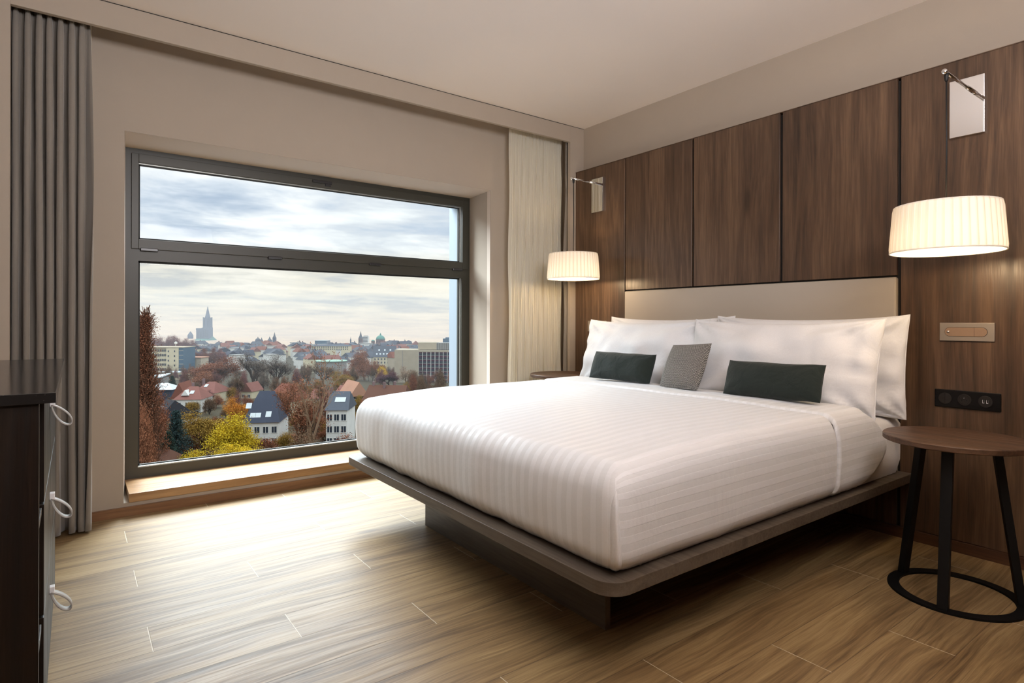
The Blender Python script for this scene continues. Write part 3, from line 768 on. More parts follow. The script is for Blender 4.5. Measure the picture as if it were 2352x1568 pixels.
def socket_strip(x0, x1, z0, z1, label):
    t = empty('socket_strip', ((x0+x1)/2, PW, (z0+z1)/2), label, 'socket', 'black socket strips'); L = lambda mb: loc(mb, t); zc = (z0+z1)/2; w = x1-x0
    L(MB().box((x0, -.096, z0), (x1, PW-.0005, z1))).obj('plate', M_SOCK, t, bevel=.003)
    def disc(x, r, y0, y1, nm, m):
        return L(MB().lathe([(r, y0), (r, y1)], 36, M=Matrix.Translation((x, 0, zc)) @ Matrix.Rotation(R_(90), 4, 'X'))).obj(nm, m, t, bevel=.0008)
    xs = [x0+w*.17, x0+w*.47, x0+w*.78]; r = w*.104
    disc(xs[0], r, .0955, .0985, 'rocker_switch', M_SOCK2); L(MB().box((xs[0]-.0006, -.0990, zc-r*.95), (xs[0]+.0006, -.0983, zc+r*.95))).obj('switch_split', M_SOCK, t)
    s_ = disc(xs[1], r, .0955, .0980, 'socket', M_SOCK2)
    L(MB().lathe([(r*.76, .0981), (r*.80, .0981), (r*.80, .0986), (r*.76, .0986)], 36, close=True, M=Matrix.Translation((xs[1], 0, zc)) @ Matrix.Rotation(R_(90), 4, 'X'))).obj('socket_rim', M_SOCK, t)
    for dx in (-.0095, .0095): L(MB().lathe([(0, .0986), (.0026, .0986), (.0026, .0981)], 14, M=Matrix.Translation((xs[1]+dx, 0, zc-.002)) @ Matrix.Rotation(R_(90), 4, 'X'))).obj('pin_hole', M_SOCK, t)
    L(MB().tube([(xs[1], -.098, zc+.008), (xs[1], -.103, zc+.008)], .0018, 10)).obj('earth_pin', M_CHROME, t, smooth=True)
    disc(xs[2], r, .0955, .0985, 'usb_port_cover', M_SOCK2)
    for dx in (-.007, .007):
        L(MB().box((xs[2]+dx-.0035, -.0995, zc-.0075), (xs[2]+dx+.0035, -.0984, zc+.0075))).obj('usb_port', M_CHROME, t)
        L(MB().box((xs[2]+dx-.0015, -.1000, zc-.0050), (xs[2]+dx+.0030, -.0990, zc+.0085))).obj('usb_tongue', M_SOCK, t)
    return t
socket_strip(2.736, 2.984, .659, .741, 'black three-gang socket strip with USB ports above the right bedside table')
socket_strip(.395, .643, .670, .752, 'black socket strip almost hidden by the front left pillow')

# ------------------------------------------------------------------ dresser
ds = empty('dresser', (1.55, -3.66, 0), 'black-brown wooden dresser with strap handles at the left edge', 'dresser')
L = lambda mb: loc(mb, ds)
DXa, DXb, DF = .87, 2.215, -3.402
L(MB().box((DXa-.0, YL+.02, .878), (DXb+.012, -3.374, .900))).obj('dresser_top', M_DTOP, ds, bevel=.0008)
L(MB().box((DXb-.022, YL+.02, 0), (DXb, DF, .878))).obj('side_panel', M_DRESS, ds, bevel=.0008)
L(MB().box((DXa, YL+.02, 0), (DXa+.022, DF, .878))).obj('side_panel', M_DRESS, ds, bevel=.0008)
L(MB().box((DXa+.022, YL+.02, .0), (DXb-.022, YL+.04, .878))).obj('back_panel', M_DRESS, ds)
L(MB().box((DXa+.14, YL+.04, .0), (DXa+.16, DF-.022, .878))).obj('divider', M_DRESS, ds)
L(MB().box((DXb-.185, YL+.04, .0), (DXb-.165, DF-.022, .878))).obj('divider', M_DRESS, ds)
for z in (.353, .620):
    for a, b in ((DXb-.165, DXb-.022), (DXa+.022, DXa+.14)):
        L(MB().box((a, YL+.04, z-.016), (b, DF-.001, z))).obj('shelf', M_DRESS, ds, bevel=.001)
for z0_, z1_ in ((.622, .866), (.355, .616), (.070, .349)):
    dr = L(MB().box((DXa+.125, DF-.02, z0_), (DXb-.21, DF+.002, z1_))).obj('drawer', M_DRESS, ds, bevel=.001)
    zt = {.866: .814, .616: .542, .349: .270}[z1_]; xh = 1.60
    # leather strap loop hanging from a small white clamp
    MBs = MB(); pts = []
    for i in range(29):
        t_ = i/28; al = .074*(1-math.cos(2*math.pi*t_))/2; la = .0165*math.sin(2*math.pi*t_)*(al/.074)**.35
        ax_, ay_ = .60, -.80
        pts.append((DF+.006+al*ax_-la*ay_, zt-.010+al*ay_+la*ax_))
    vs = []
    for yy, zz in pts:
        vs += [(xh-.014, yy, zz), (xh+.014, yy, zz)]
    MBs.add(vs, [(2*i, 2*i+1, 2*i+3, 2*i+2) for i in range(len(pts)-1)])
    st = L(MBs).obj('handle', M_STRAP, dr, smooth=True, solid=.003)
    L(MB().box((xh-.011, DF+.002, zt-.016), (xh+.011, DF+.014, zt+.006))).obj('handle_clamp', M_WHITEM, dr, bevel=.001)

# ================================================================== the city outside
def zof(v, D, u=700): return CAM.z + ((738.2-v)-(1176-u)*.00274)/FPX*D
def at(u, D, z=0.0):
    p = CAM + FW*D + RT*((u-1176)/FPX*D); return Vector((p.x, p.y, z))
def gz(D): t = min(1, max(0, (D-200)/250)); return -30-10*t*t*(3-2*t)
YAW = 36.571   # local x of a building runs along the camera's right
BR = 90-YAW
def xm(name, c, rough=.8, var=.15, vs=.4, spec=.2): return plain(name, c, rough, var=var, vscale=vs, spec=spec)
X = dict(
 slate=xm('slate_roof', rgb(84, 88, 98)), slate2=xm('blue_slate_roof', rgb(62, 66, 80)), terra=xm('clay_tile_roof', rgb(128, 84, 76)), terra2=xm('old_tile_roof', rgb(120, 72, 58)), terra3=xm('orange_tile_roof', rgb(180, 134, 112)),
 brownroof=xm('brown_tile_roof', rgb(98, 66, 54)), white=xm('white_render', rgb(218, 216, 212)), cream=xm('cream_render', rgb(212, 200, 172)), beige=xm('beige_stone', rgb(186, 172, 152)), grey=xm('grey_render', rgb(150, 148, 146)),
 conc=xm('concrete', rgb(176, 164, 146)), stone=xm('cathedral_stone', rgb(72, 78, 98)), stone2=xm('pink_sandstone', rgb(130, 108, 108)), copper=xm('green_copper', rgb(92, 142, 132)), copper2=xm('pale_copper_roof', rgb(150, 178, 164)),
 glass=plain('dark_window_glass', rgb(52, 60, 72), .2), blue=plain('blue_curtain_glass', rgb(70, 100, 124), .25), purple=xm('purple_spandrel', rgb(96, 44, 70)), timber=xm('dark_timber', rgb(56, 40, 32)), metal=xm('pale_sheet_metal', rgb(196, 202, 206), .4),
 navy=xm('dark_blue_cladding', rgb(58, 66, 88)), dark=xm('charcoal_cladding', rgb(52, 52, 58)), ground=xm('park_ground', rgb(70, 62, 46), vs=.03, var=.4), road=xm('asphalt', rgb(96, 94, 96)))

# land: near park, sloping down to the town
gm = MB(); U0, U1 = 150, 1400
Ds = [60, 90, 120, 150, 180, 210, 240, 270, 300, 340, 380, 420, 460, 520, 600, 700, 840]
vs = [at(U0+(U1-U0)*i/20, D, gz(D)) for D in Ds for i in range(21)]
gm.add(vs, [(j*21+i, j*21+i+1, (j+1)*21+i+1, (j+1)*21+i) for j in range(len(Ds)-1) for i in range(20)])
struct(gm.obj('ground_outside', X['ground']))

# --- trees
def grow(r, p, d, L, rad, lvl, maxl, out, tips, kids=3, up=.25, spreadA=38, shrink=.72, bend=.18):
    n = 3; pts = [p.copy()]; q = p.copy(); dd = d.copy()
    for i in range(n):
        dd = (dd+Vector((r.uniform(-1, 1), r.uniform(-1, 1), r.uniform(-1, 1)))*bend+Vector((0, 0, up*.25))).normalized(); q = q+dd*(L/n); pts.append(q.copy())
    out.append((pts, rad, rad*.6, lvl))
    if lvl >= maxl: tips.append((q, dd)); return
    for k_ in range(kids+(1 if r.random() < .4 else 0)):
        t = .35+.65*(k_+r.random())/(kids+1) if lvl < maxl else 1
        b = pts[0].lerp(pts[-1], t) if k_ else pts[-1]
        ax = dd.orthogonal().normalized(); ax = Matrix.Rotation(r.uniform(0, 2*math.pi), 3, dd) @ ax
        nd = Matrix.Rotation(R_(r.uniform(.5, 1.25)*spreadA), 3, ax) @ dd
        nd = (nd+Vector((0, 0, up))).normalized()
        grow(r, b, nd, L*shrink*r.uniform(.8, 1.15), rad*.58, lvl+1, maxl, out, tips, kids, up, spreadA, shrink, bend)
def branches_mesh(out, minr=.02):
    mb = MB()
    for pts, r0, r1, lvl in out:
        n = len(pts)-1
        mb.tube(pts, [max(minr, r0+(r1-r0)*i/n) for i in range(n+1)], 5 if lvl < 2 else 3, caps=False)
    return mb
def leaf_mesh(r, centres, n, spread, size, flat=0, droop=0):
    mb = MB()
    for _ in range(n):
        c, d = centres[r.randrange(len(centres))]
        p = c+Vector((r.gauss(0, spread), r.gauss(0, spread), r.gauss(0, spread)*.8-abs(r.gauss(0, droop))))
        a = Vector((r.uniform(-1, 1), r.uniform(-1, 1), r.uniform(-1, 1)*(1-flat))).normalized(); b = a.orthogonal().normalized()
        b = Matrix.Rotation(r.uniform(0, 6.3), 3, a) @ b; s_ = size*r.uniform(.6, 1.3)
        mb.add([p-a*s_, p+b*s_*.7, p+a*s_, p-b*s_*.7], [(0, 1, 2, 3)])
    return mb
def normalise(mbs, h):
    zs = max(p[2] for m_ in mbs for p in m_.v); k_ = h/zs
    for m_ in mbs: m_.v = [(x*k_, y*k_, z*k_) for x, y, z in m_.v]
PRO = {}
def proto(kind):
    r = random.Random(sum(map(ord, kind))*7)
    out, tips = [], []
    if kind == 'full':
        grow(r, Vector((0, 0, 0)), Vector((0, 0, 1)), 3.2, .42, 0, 5, out, tips, 3, .16, 44, .80); lm = leaf_mesh(r, tips, 15000, .62, .14)
        bm_ = branches_mesh([o for o in out if o[3] < 5], .035)
    elif kind == 'full2':
        grow(r, Vector((0, 0, 0)), Vector((0, 0, 1)), 2.6, .40, 0, 5, out, tips, 3, .10, 50, .82); lm = leaf_mesh(r, tips, 15000, .66, .135)
        bm_ = branches_mesh([o for o in out if o[3] < 5], .035)
    elif kind == 'thin':
        grow(r, Vector((0, 0, 0)), Vector((0, 0, 1)), 3.4, .38, 0, 5, out, tips, 3, .22, 36, .80); lm = leaf_mesh(r, tips, 6500, .55, .10)
        bm_ = branches_mesh(out, .028)
    elif kind == 'bare':
        grow(r, Vector((0, 0, 0)), Vector((.05, 0, 1)), 4.4, .44, 0, 5, out, tips, 2, .22, 38, .80, .16); lm = leaf_mesh(r, tips, 650, .5, .12)
        bm_ = branches_mesh(out, .030)
    elif kind == 'poplar':
        out.append(([Vector((0, 0, 0)), Vector((0, .1, 9)), Vector((.1, 0, 20))], .4, .08, 0)); cs = []
        for i in range(420):
            z = 1.0+18.5*(i/420); a = r.uniform(0, 6.3); tt = (19.5-z)/19.5; L = .35+3.4*max(0, tt)**.95*min(1, .35+z/4)
            b = Vector((0, 0, z)); d = Vector((math.cos(a)*.34, math.sin(a)*.34, 1)).normalized(); pts = [b]
            for s_ in range(3):
                d = (d+Vector((r.uniform(-.15, .15), r.uniform(-.15, .15), .12))).normalized(); pts.append(pts[-1]+d*L*.45)
            out.append((pts, .06, .02, 3)); cs += [(pts[1], d), (pts[2], d), (pts[3], d)]
            for s_ in range(2):
                q = pts[1+s_]; out.append(([q, q+Vector((r.uniform(-.4, .4), r.uniform(-.4, .4), r.uniform(.6, 1.3)))], .03, .015, 4))
        lm = leaf_mesh(r, cs, 19000, .26, .048); bm_ = branches_mesh(out, .026)
    elif kind == 'conifer':
        out.append(([Vector((0, 0, 0)), Vector((0, 0, 6)), Vector((0, 0, 12))], .3, .05, 0)); cs = []
        for i in range(170):
            z = 1.2+10.6*(i/170); a = i*2.4+r.uniform(-.3, .3); L = (12.2-z)*.36*r.uniform(.7, 1.1)+.3
            b = Vector((0, 0, z)); t_ = b+Vector((math.cos(a)*L, math.sin(a)*L, -.18*L)); out.append(([b, b.lerp(t_, .5)+Vector((0, 0, .15)), t_], .06, .02, 2))
            for s_ in range(7): cs.append((b.lerp(t_, .2+.8*s_/6), b))
        lm = leaf_mesh(r, cs, 15000, .22, .12, flat=.6); bm_ = branches_mesh(out, .03)
    elif kind == 'bush':
        for i in range(9):
            a = i*.7; grow(r, Vector((0, 0, 0)), Vector((math.cos(a)*.7, math.sin(a)*.7, .8)).normalized(), 1.0, .07, 1, 4, out, tips, 3, .14, 42, .8)
        lm = leaf_mesh(r, tips, 7000, .28, .075); bm_ = branches_mesh(out, .02)
    normalise([lm, bm_], 1.0)
    PRO[kind] = (lm, bm_)
LEAFC = dict(rust=rgb(132, 84, 62), rust2=rgb(148, 98, 72), brown=rgb(112, 88, 68), grey=rgb(112, 98, 88), olive=rgb(142, 112, 50), yellow=rgb(206, 176, 44), yg=rgb(196, 168, 44), orange=rgb(194, 132, 58), gold=rgb(206, 170, 60), purple=rgb(92, 58, 64), pine=rgb(48, 66, 58), cedar=rgb(58, 76, 76), pale=rgb(160, 138, 118), mauve=rgb(128, 86, 82))
LM = {}
def leafmat(c):
    if c not in LM:
        m, k = mat('leaf_'+c); p = k.p; pos = k.n('ShaderNodeNewGeometry').outputs['Position']
        col = LEAFC[c]; a = tuple(v*.62 for v in col[:3])+(1,); b = tuple(min(1, v*1.45) for v in col[:3])+(1,)
        k.put(p.inputs['Base Color'], k.ramp(k.noise(pos, .9, 4, .7), [(.35, a), (.65, b)])); p.inputs['Roughness'].default_value = .8; p.inputs['Specular IOR Level'].default_value = .15
        LM[c] = m
    return LM[c]
BARK = {'dark': xm('dark_bark', rgb(66, 54, 46)), 'light': xm('pale_bark', rgb(138, 112, 90)), 'red': xm('reddish_bark', rgb(104, 74, 58))}
SHARED = {}
def tree(kind, c, u, D, vtop, wpx, label, bark='dark', name='tree', group=None, cat='tree', base=None, rz=None, name_=None):
    if kind not in PRO: proto(kind)
    z0 = gz(D) if base is None else base; h = zof(vtop, D, u)-z0
    key = kind
    root = empty(name, at(u, D, z0), label, cat, group, rz if rz is not None else rnd.uniform(0, 6.28))
    if key not in SHARED:
        lm, bm_ = PRO[kind]
        o1 = lm.obj('crown', leafmat(c)); o2 = bm_.obj('trunk', BARK[bark]); me1, me2 = o1.data, o2.data
        bpy.data.objects.remove(o1); bpy.data.objects.remove(o2)
        rr = sorted(max(abs(x), abs(y)) for x, y, z in lm.v)[int(len(lm.v)*.97)]
        SHARED[key] = (me1, me2, rr)
    me1, me2, rr = SHARED[key]
    sx = (wpx/FPX*D/2)/rr if wpx else h
    for me, nm, mm in ((me1, 'crown', leafmat(c)), (me2, 'trunk', BARK[bark])):
        o = bpy.data.objects.new(nm, me); COL.objects.link(o); o.parent = root; o.scale = (sx, sx, h)
        o.material_slots[0].link = 'OBJECT'; o.material_slots[0].material = mm
    return root

tree('poplar', 'rust', 334, 104, 700, 84, 'tall narrow rust-brown poplar filling the left edge of the window view', 'red', 'poplar_tree')
tree('poplar', 'brown', 320, 118, 722, 70, 'second brown poplar, half hidden by the window frame on the left', 'red', 'poplar_tree')
tree('full', 'rust', 352, 112, 880, 66, 'dense rust-brown tree below the poplar at the lower left corner of the window', 'red')
tree('full2', 'rust2', 336, 98, 905, 60, 'reddish brown leafy tree rising from the bottom left corner of the window', 'red')
tree('conifer', 'cedar', 405, 128, 940, 68, 'dark blue-green cedar left of the big yellow tree', 'dark', 'conifer_tree')
tree('conifer', 'pine', 385, 122, 990, 60, 'dark green conifer at the foot of the cedar', 'dark', 'conifer_tree')
tree('full', 'olive', 470, 138, 932, 118, 'broad olive-brown tree, left half of the big autumn clump', 'dark')
tree('full2', 'yg', 532, 133, 940, 108, 'bright yellow-green tree in the middle of the window view', 'dark')
tree('full', 'yellow', 560, 118, 1006, 110, 'low yellow-green tree top just above the bottom window frame', 'dark')
tree('full2', 'yg', 452, 116, 1024, 86, 'lowest yellow-green tree crown left of the other low one', 'dark')
tree('full', 'orange', 548, 165, 902, 58, 'orange-leaved tree rising behind the yellow-green tree', 'dark')
tree('full2', 'orange', 580, 146, 962, 46, 'small orange tree in front of the black-roofed house', 'dark')
tree('full', 'rust', 497, 320, 812, 108, 'large reddish-brown round tree behind the white villa', 'red')
tree('full2', 'rust2', 460, 300, 850, 70, 'russet tree between the beige office block and the villa', 'red')
tree('thin', 'grey', 585, 300, 800, 84, 'grey leafless tree group right of the reddish-brown round tree', 'dark')
tree('thin', 'grey', 640, 310, 806, 80, 'grey-brown bare tree above the black-roofed house', 'dark')
tree('bare', 'rust2', 722, 120, 783, 170, 'big half-bare tree with pale limbs in front of the right-hand houses', 'light')
tree('thin', 'rust', 690, 132, 860, 110, 'twiggy rust tree mingling with the big half-bare tree', 'red')
tree('thin', 'rust2', 655, 190, 872, 80, 'sparse orange-brown tree before the red-roofed house', 'red')
tree('full', 'rust', 770, 112, 985, 100, 'rust-brown leafy shrub tree beside the mattress corner', 'red')
tree('full2', 'brown', 700, 108, 985, 110, 'dull brown tree at the bottom of the window right of the grey house', 'red')
tree('thin', 'brown', 745, 330, 826, 78, 'brown twiggy tree left of the terracotta gable house', 'dark')
tree('full', 'olive', 786, 300, 848, 50, 'small olive tree beside the terracotta gable house', 'dark')
tree('full2', 'rust2', 838, 400, 796, 60, 'tall russet tree with a pale trunk before the steep slate-roofed block', 'light')
tree('full', 'rust', 868, 380, 822, 50, 'smaller russet tree right of the tall russet one', 'red')
tree('full2', 'gold', 884, 360, 838, 34, 'small golden yellow tree above the purple dome-shaped tree', 'dark')
tree('full', 'purple', 893, 330, 850, 56, 'dark purple dome-shaped tree behind the long brown roof', 'dark')
tree('thin', 'pale', 932, 320, 836, 44, 'pale round bare tree in front of the blank concrete wall', 'light')
tree('full2', 'brown', 958, 300, 846, 42, 'low brown tree at the foot of the concrete wall', 'dark')
tree('conifer', 'pine', 976, 300, 866, 20, 'tiny dark conifer below the purple-banded office block', 'dark', 'conifer_tree')
tree('full', 'rust2', 1042, 310, 832, 30, 'russet tree at the right edge of the window view', 'red')
tree('conifer', 'pine', 396, 260, 862, 26, 'small dark green pine below the cream annex', 'dark', 'conifer_tree')
tree('thin', 'brown', 362, 300, 842, 36, 'small bare tree in front of the beige office block', 'dark')
for i in range(9):
    tree(('full', 'full2')[i % 2], 'mauve', 350+i*10.5+rnd.uniform(-2, 2), 640+rnd.uniform(-20, 20), 765+abs(i-3.5)*2.0+rnd.uniform(-1, 2), 30, 'crown in the mauve-brown wooded rise on the skyline left of the cathedral', 'red', group='trees of the wooded rise')
for i, u in enumerate((452, 462, 474, 486, 498, 510)):
    tree('full', ('rust', 'mauve')[i % 2], u, 470, 792+rnd.uniform(-2, 3), 26, 'russet crown in the row of trees right below the cathedral', 'red', group='russet trees below the cathedral')
GL = 'one of the many bare brownish garden trees among the houses outside'
for i in range(150):
    u = rnd.uniform(322, 1046); D = rnd.choice((rnd.uniform(150, 230), rnd.uniform(230, 330), rnd.uniform(330, 440)))
    vt = 738+(1.05-gz(D)-rnd.uniform(8, 13))/D*FPX
    if 405 < u < 530 and D < 260: continue
    if 560 < u < 660 and D < 230: continue
    if 755 < u < 935 and D < 300: continue
    if 330 < u < 410 and D < 240: continue
    tree(rnd.choice(('thin', 'thin', 'full2', 'bare')), rnd.choice(('brown', 'grey', 'rust', 'brown', 'mauve')), u, D, vt, rnd.uniform(34, 52)*200/D*.8, GL, rnd.choice(('dark', 'red')), group='bare garden trees')
for i in range(110):
    u = rnd.uniform(322, 1046); D = rnd.choice((rnd.uniform(135, 200), rnd.uniform(200, 290)))
    tree(rnd.choice(('thin', 'full2', 'full', 'bush')), rnd.choice(('brown', 'grey', 'rust', 'olive', 'mauve', 'rust2')), u, D, 738+(1.05-gz(D)-rnd.uniform(3.5, 6.5))/D*FPX, rnd.uniform(26, 44)*200/D*.8, 'low autumn shrub tree filling the gardens between the houses outside', rnd.choice(('dark', 'red')), name='shrub_tree', group='garden shrub trees')
for i in range(26):
    u = rnd.uniform(330, 840); D = rnd.uniform(108, 150)
    tree('bush', rnd.choice(('rust', 'brown', 'olive', 'rust2')), u, D, 738+(1.05-gz(D)-rnd.uniform(2.5, 4.5))/D*FPX, rnd.uniform(50, 80), 'low rusty undergrowth bush at the foot of the nearest trees', 'red', name='bush', cat='bush', group='undergrowth bushes')

# --- buildings
def bld(name, label, u, D, cat='house', group=None, rot=0):
    e = empty(name, at(u, D, 0), label, cat, group, R_(BR+rot)); e['D'] = D; return e
def BB(e, nm, x0, x1, y0, y1, z0, z1, m, parent=None, mb=None): return MB().box((x0, y0, z0), (x1, y1, z1)).obj(nm, m, parent or e)
def gable(e, x0, x1, y0, y1, ze, zr, m, along='x', hip=0, over=.4, th=.25, wall=None):
    """pitched roof as a solid; ridge along local x or y; hip = how far the ridge ends are pulled in"""
    x0 -= over; x1 += over; y0 -= over; y1 += over
    if along == 'x': A = [(x0+hip, (y0+y1)/2, zr), (x1-hip, (y0+y1)/2, zr)]
    else: A = [((x0+x1)/2, y0+hip, zr), ((x0+x1)/2, y1-hip, zr)]
    v_ = [(x0, y0, ze), (x1, y0, ze), (x1, y1, ze), (x0, y1, ze)]+A
    f_ = [(3, 2, 1, 0)]+([(0, 1, 5, 4), (2, 3, 4, 5), (1, 2, 5), (3, 0, 4)] if along == 'x' else [(1, 2, 5, 4), (3, 0, 4, 5), (0, 1, 4), (2, 3, 5)])
    return MB().add(v_, f_).obj('roof', m, e)
def wins(e, xs, zs, y, w_, h_, frame=True, m='glass'):
    for z in zs:
        for x in xs:
            o = MB().box((x-w_/2, y-.06, z-h_/2), (x+w_/2, y, z+h_/2)).obj('window', X[m], e)
            if frame: MB().box((x-w_/2-.12, y-.05, z+h_/2), (x+w_/2+.12, y, z+h_/2+.12)).box((x-w_/2-.12, y-.09, z-h_/2-.14), (x+w_/2+.12, y, z-h_/2)).box((x-.05, y-.09, z-h_/2), (x+.05, y-.06, z+h_/2)).obj('window_frame', X['white'], o)
def px(n, D): return n/FPX*D
def house(name, label, u, D, wpx, dp, vr, ve, wall, roof, along='x', hip=0, rot=0, windows=None, cat='house', group=None, chim=(), sky=(), over=.4):
    e = bld(name, label, u, D, cat, group, rot); w_ = px(wpx, D)/2; ze, zr = zof(ve, D, u), zof(vr, D, u); g = gz(D)-1.5
    body = MB().box((-w_, -dp/2, g), (w_, dp/2, ze))
    if hip == 0:
        if along == 'x': body.add([(s_*w_, -dp/2, ze) for s_ in (1,)]+[(w_, dp/2, ze), (w_, 0, zr-.3), (-w_, -dp/2, ze), (-w_, dp/2, ze), (-w_, 0, zr-.3)], [(0, 1, 2), (3, 5, 4)])
        else: body.add([(-w_, -dp/2, ze), (w_, -dp/2, ze), (0, -dp/2, zr-.3), (-w_, dp/2, ze), (w_, dp/2, ze), (0, dp/2, zr-.3)], [(0, 1, 2), (3, 5, 4)])
    body.obj('wall', X[wall], e)
    rf = gable(e, -w_, w_, -dp/2, dp/2, ze-.1, zr, X[roof], along, hip, over)
    if windows:
        nx, rows, ww, wh = windows
        wins(e, [(-w_+2*w_*(i+.5)/nx) for i in range(nx)], [ze-1.9-2.9*j for j in range(rows)], -dp/2, ww, wh)
    for cx_, cy_ in chim:
        MB().box((cx_*w_-.35, cy_-.4, ze), (cx_*w_+.35, cy_+.4, zr+1.1)).obj('chimney', X['stone2'], rf)
    for fx_, t_ in sky:   # roof windows on the slope that faces the viewer
        y_ = -dp/2*(1-t_); z_ = ze+(zr-ze)*t_
        s_ = Vector((0, dp/2, zr-ze)).normalized(); c_ = Vector((fx_*w_, y_, z_+.12)); n_ = Vector((0, -s_.z, s_.y)); X_ = Vector((.65, 0, 0)); Yv = s_*.8
        MB().add([c_-X_-Yv, c_+X_-Yv, c_+X_+Yv, c_-X_+Yv]+[p+n_*.12 for p in (c_-X_-Yv, c_+X_-Yv, c_+X_+Yv, c_-X_+Yv)], [(3, 2, 1, 0), (4, 5, 6, 7), (0, 1, 5, 4), (1, 2, 6, 5), (2, 3, 7, 6), (3, 0, 4, 7)]).obj('skylight', X['metal'], rf)
    return e
# near houses
h = house('villa', 'white villa with hipped red roofs and dark-framed windows behind the yellow trees', 446, 205, 56, 11, 887, 912, 'white', 'terra', 'x', 3.2, 8, (3, 2, 1.3, 1.5), chim=((-.2, 1.5),), sky=((.1, .5),))
e = h; 
w_ = px(8, 205); dg = MB().add([(-w_, -6.2, zof(905, 205)), (w_, -6.2, zof(905, 205)), (0, -6.2, zof(893, 205)), (0, -2, zof(893, 205)), (-w_, -3, zof(905, 205)), (w_, -3, zof(905, 205))], [(0, 1, 2), (0, 2, 3, 4), (1, 5, 3, 2)]); dg.v = [(x-1.2, y+1.4, z) for x, y, z in dg.v]; dg.obj('dormer', X['white'], e)
house('house', 'half-timbered house with a steep red roof at the left end of the white villa', 424, 222, 30, 12, 876, 910, 'cream', 'terra2', 'y', 0, 12, (2, 2, 1.1, 1.3), sky=())
house('house', 'wide red-roofed house just behind the white villa', 488, 232, 52, 12, 876, 898, 'cream', 'terra', 'x', 3.5, -6, (3, 1, 1.2, 1.3), sky=((-.2, .6),), chim=((-.8, 0),))
house('gable_cottage', 'small timbered red gable poking up above the bare trees', 579, 245, 26, 8, 877, 896, 'cream', 'terra', 'y', 0, -8, (2, 1, 1.0, 1.2))
house('house', 'big black slate-roofed house with skylights and a pale facade', 614, 150, 72, 12, 897, 960, 'white', 'slate2', 'x', 2.6, 10, (4, 3, 1.1, 1.5), sky=((-.55, .18), (-.25, .18), (.35, .22), (-.9, .5)))
house('house', 'red-tiled house right of the black-roofed one, half veiled by branches', 662, 200, 62, 12, 880, 916, 'cream', 'terra2', 'x', 2.5, -12, (4, 3, 1.0, 1.4))
house('house', 'red roof peeping through twigs left of the long slate roof', 735, 215, 40, 10, 892, 910, 'beige', 'terra', 'x', 1.5, 6, (3, 2, 1.0, 1.3))
house('house', 'slate-roofed townhouse with two tiny skylights beside the mattress corner', 784, 150, 46, 10, 898, 934, 'white', 'slate', 'x', .6, 4, (3, 3, 1.1, 1.5), sky=((-.1, .5), (.4, .5)), chim=((-.95, 0),))
house('house', 'dark timber gable house with an orange-pink roof', 812, 225, 36, 12, 874, 905, 'dark', 'terra3', 'y', 0, 34, (2, 1, 1.0, 1.3), over=.7)
house('house', 'low red-roofed wing left of the dark timber gable', 791, 238, 26, 9, 884, 896, 'white', 'terra', 'x', 1.0, 6, (2, 1, 1.2, .8))
house('house', 'long brown tiled roof with brick chimneys right above the bed edge', 892, 190, 90, 11, 884, 912, 'beige', 'brownroof', 'x', .5, -4, (5, 1, 1.0, 1.3), chim=((-.15, -1), (.3, 1), (-.75, 0)))
house('house', 'small tiled gable at the very bottom left corner of the window', 376, 112, 44, 8, 1032, 1056, 'cream', 'brownroof', 'x', 1.0, 14, (3, 1, 1.0, 1.2))
house('house', 'charcoal modern house with a sloping roof and two bright skylights left of the cedar', 392, 168, 46, 13, 918, 962, 'white', 'dark', 'x', 1.2, -26, (4, 2, 1.4, 1.5), sky=((-.35, .6), (-.15, .6), (-.9, .4)))
e = bld('pavilion', 'dark blue pavilion with a shining white hipped roof beside the poplar', 374, 232, 'building', rot=14)
g = gz(232)-1
BB(e, 'wall', -4.6, 4.6, -5, 5, g, zof(893, 232), X['navy']); gable(e, -4.6, 4.6, -5, 5, zof(893, 232), zof(880, 232), X['metal'], 'x', 3.2, .6)
wins(e, (-2.6, .3, 3.0), (zof(903, 232),), -5, 1.5, 2.2, False)
e = bld('shed', 'small grey shed with a pale sheet-metal monopitch roof behind the pavilion', 352, 262, 'building', rot=10)
BB(e, 'wall', -5, 5, -4, 4, gz(262)-1, zof(868, 262), X['grey']); MB().add([(-6, -5, zof(871, 262)), (5.4, -5, zof(864, 262)), (5.4, 5, zof(860, 262)), (-6, 5, zof(866, 262)), (-6, -5, zof(873, 262)), (5.4, -5, zof(866, 262)), (5.4, 5, zof(862, 262)), (-6, 5, zof(868, 262))], [(0, 1, 2, 3), (7, 6, 5, 4), (0, 4, 5, 1), (1, 5, 6, 2), (2, 6, 7, 3), (3, 7, 4, 0)]).obj('roof', X['metal'], e)
# beige office block
D = 430; e = bld('office_block', 'beige office block with long window bands and a blue glass corner strip', 388, D, 'building'); g = gz(D)-2
xa, xb, xc, xd = px(-52, D), px(9, D), px(37, D), px(47, D); zt = zof(797, D, 380); yb = -7
BB(e, 'wall', xa, xb, yb, 8, g, zt, X['cream']); BB(e, 'stair_tower', xb, xc, yb-1.2, 8, g, zof(796, D, 380), X['cream']); BB(e, 'glass_strip', xc, xd, yb-1.0, 8, g, zof(797, D, 380), X['blue'])
BB(e, 'roof_slab', xa-.3, xd+.2, yb-1.5, 8.3, zt+.05, zt+.5, X['beige'])
for j in range(5):
    z = zt-2.1-3.35*j
    o = BB(e, 'window_band', xa+.2, xb-.2, yb-.12, yb, z-.8, z+.8, X['glass'])
    m_ = MB()
    for i in range(16): x = xa+.2+(xb-xa-.4)*i/15; m_.box((x-.13, yb-.22, z-.8), (x+.13, yb-.12, z+.8))
    m_.obj('mullion', X['cream'], o)
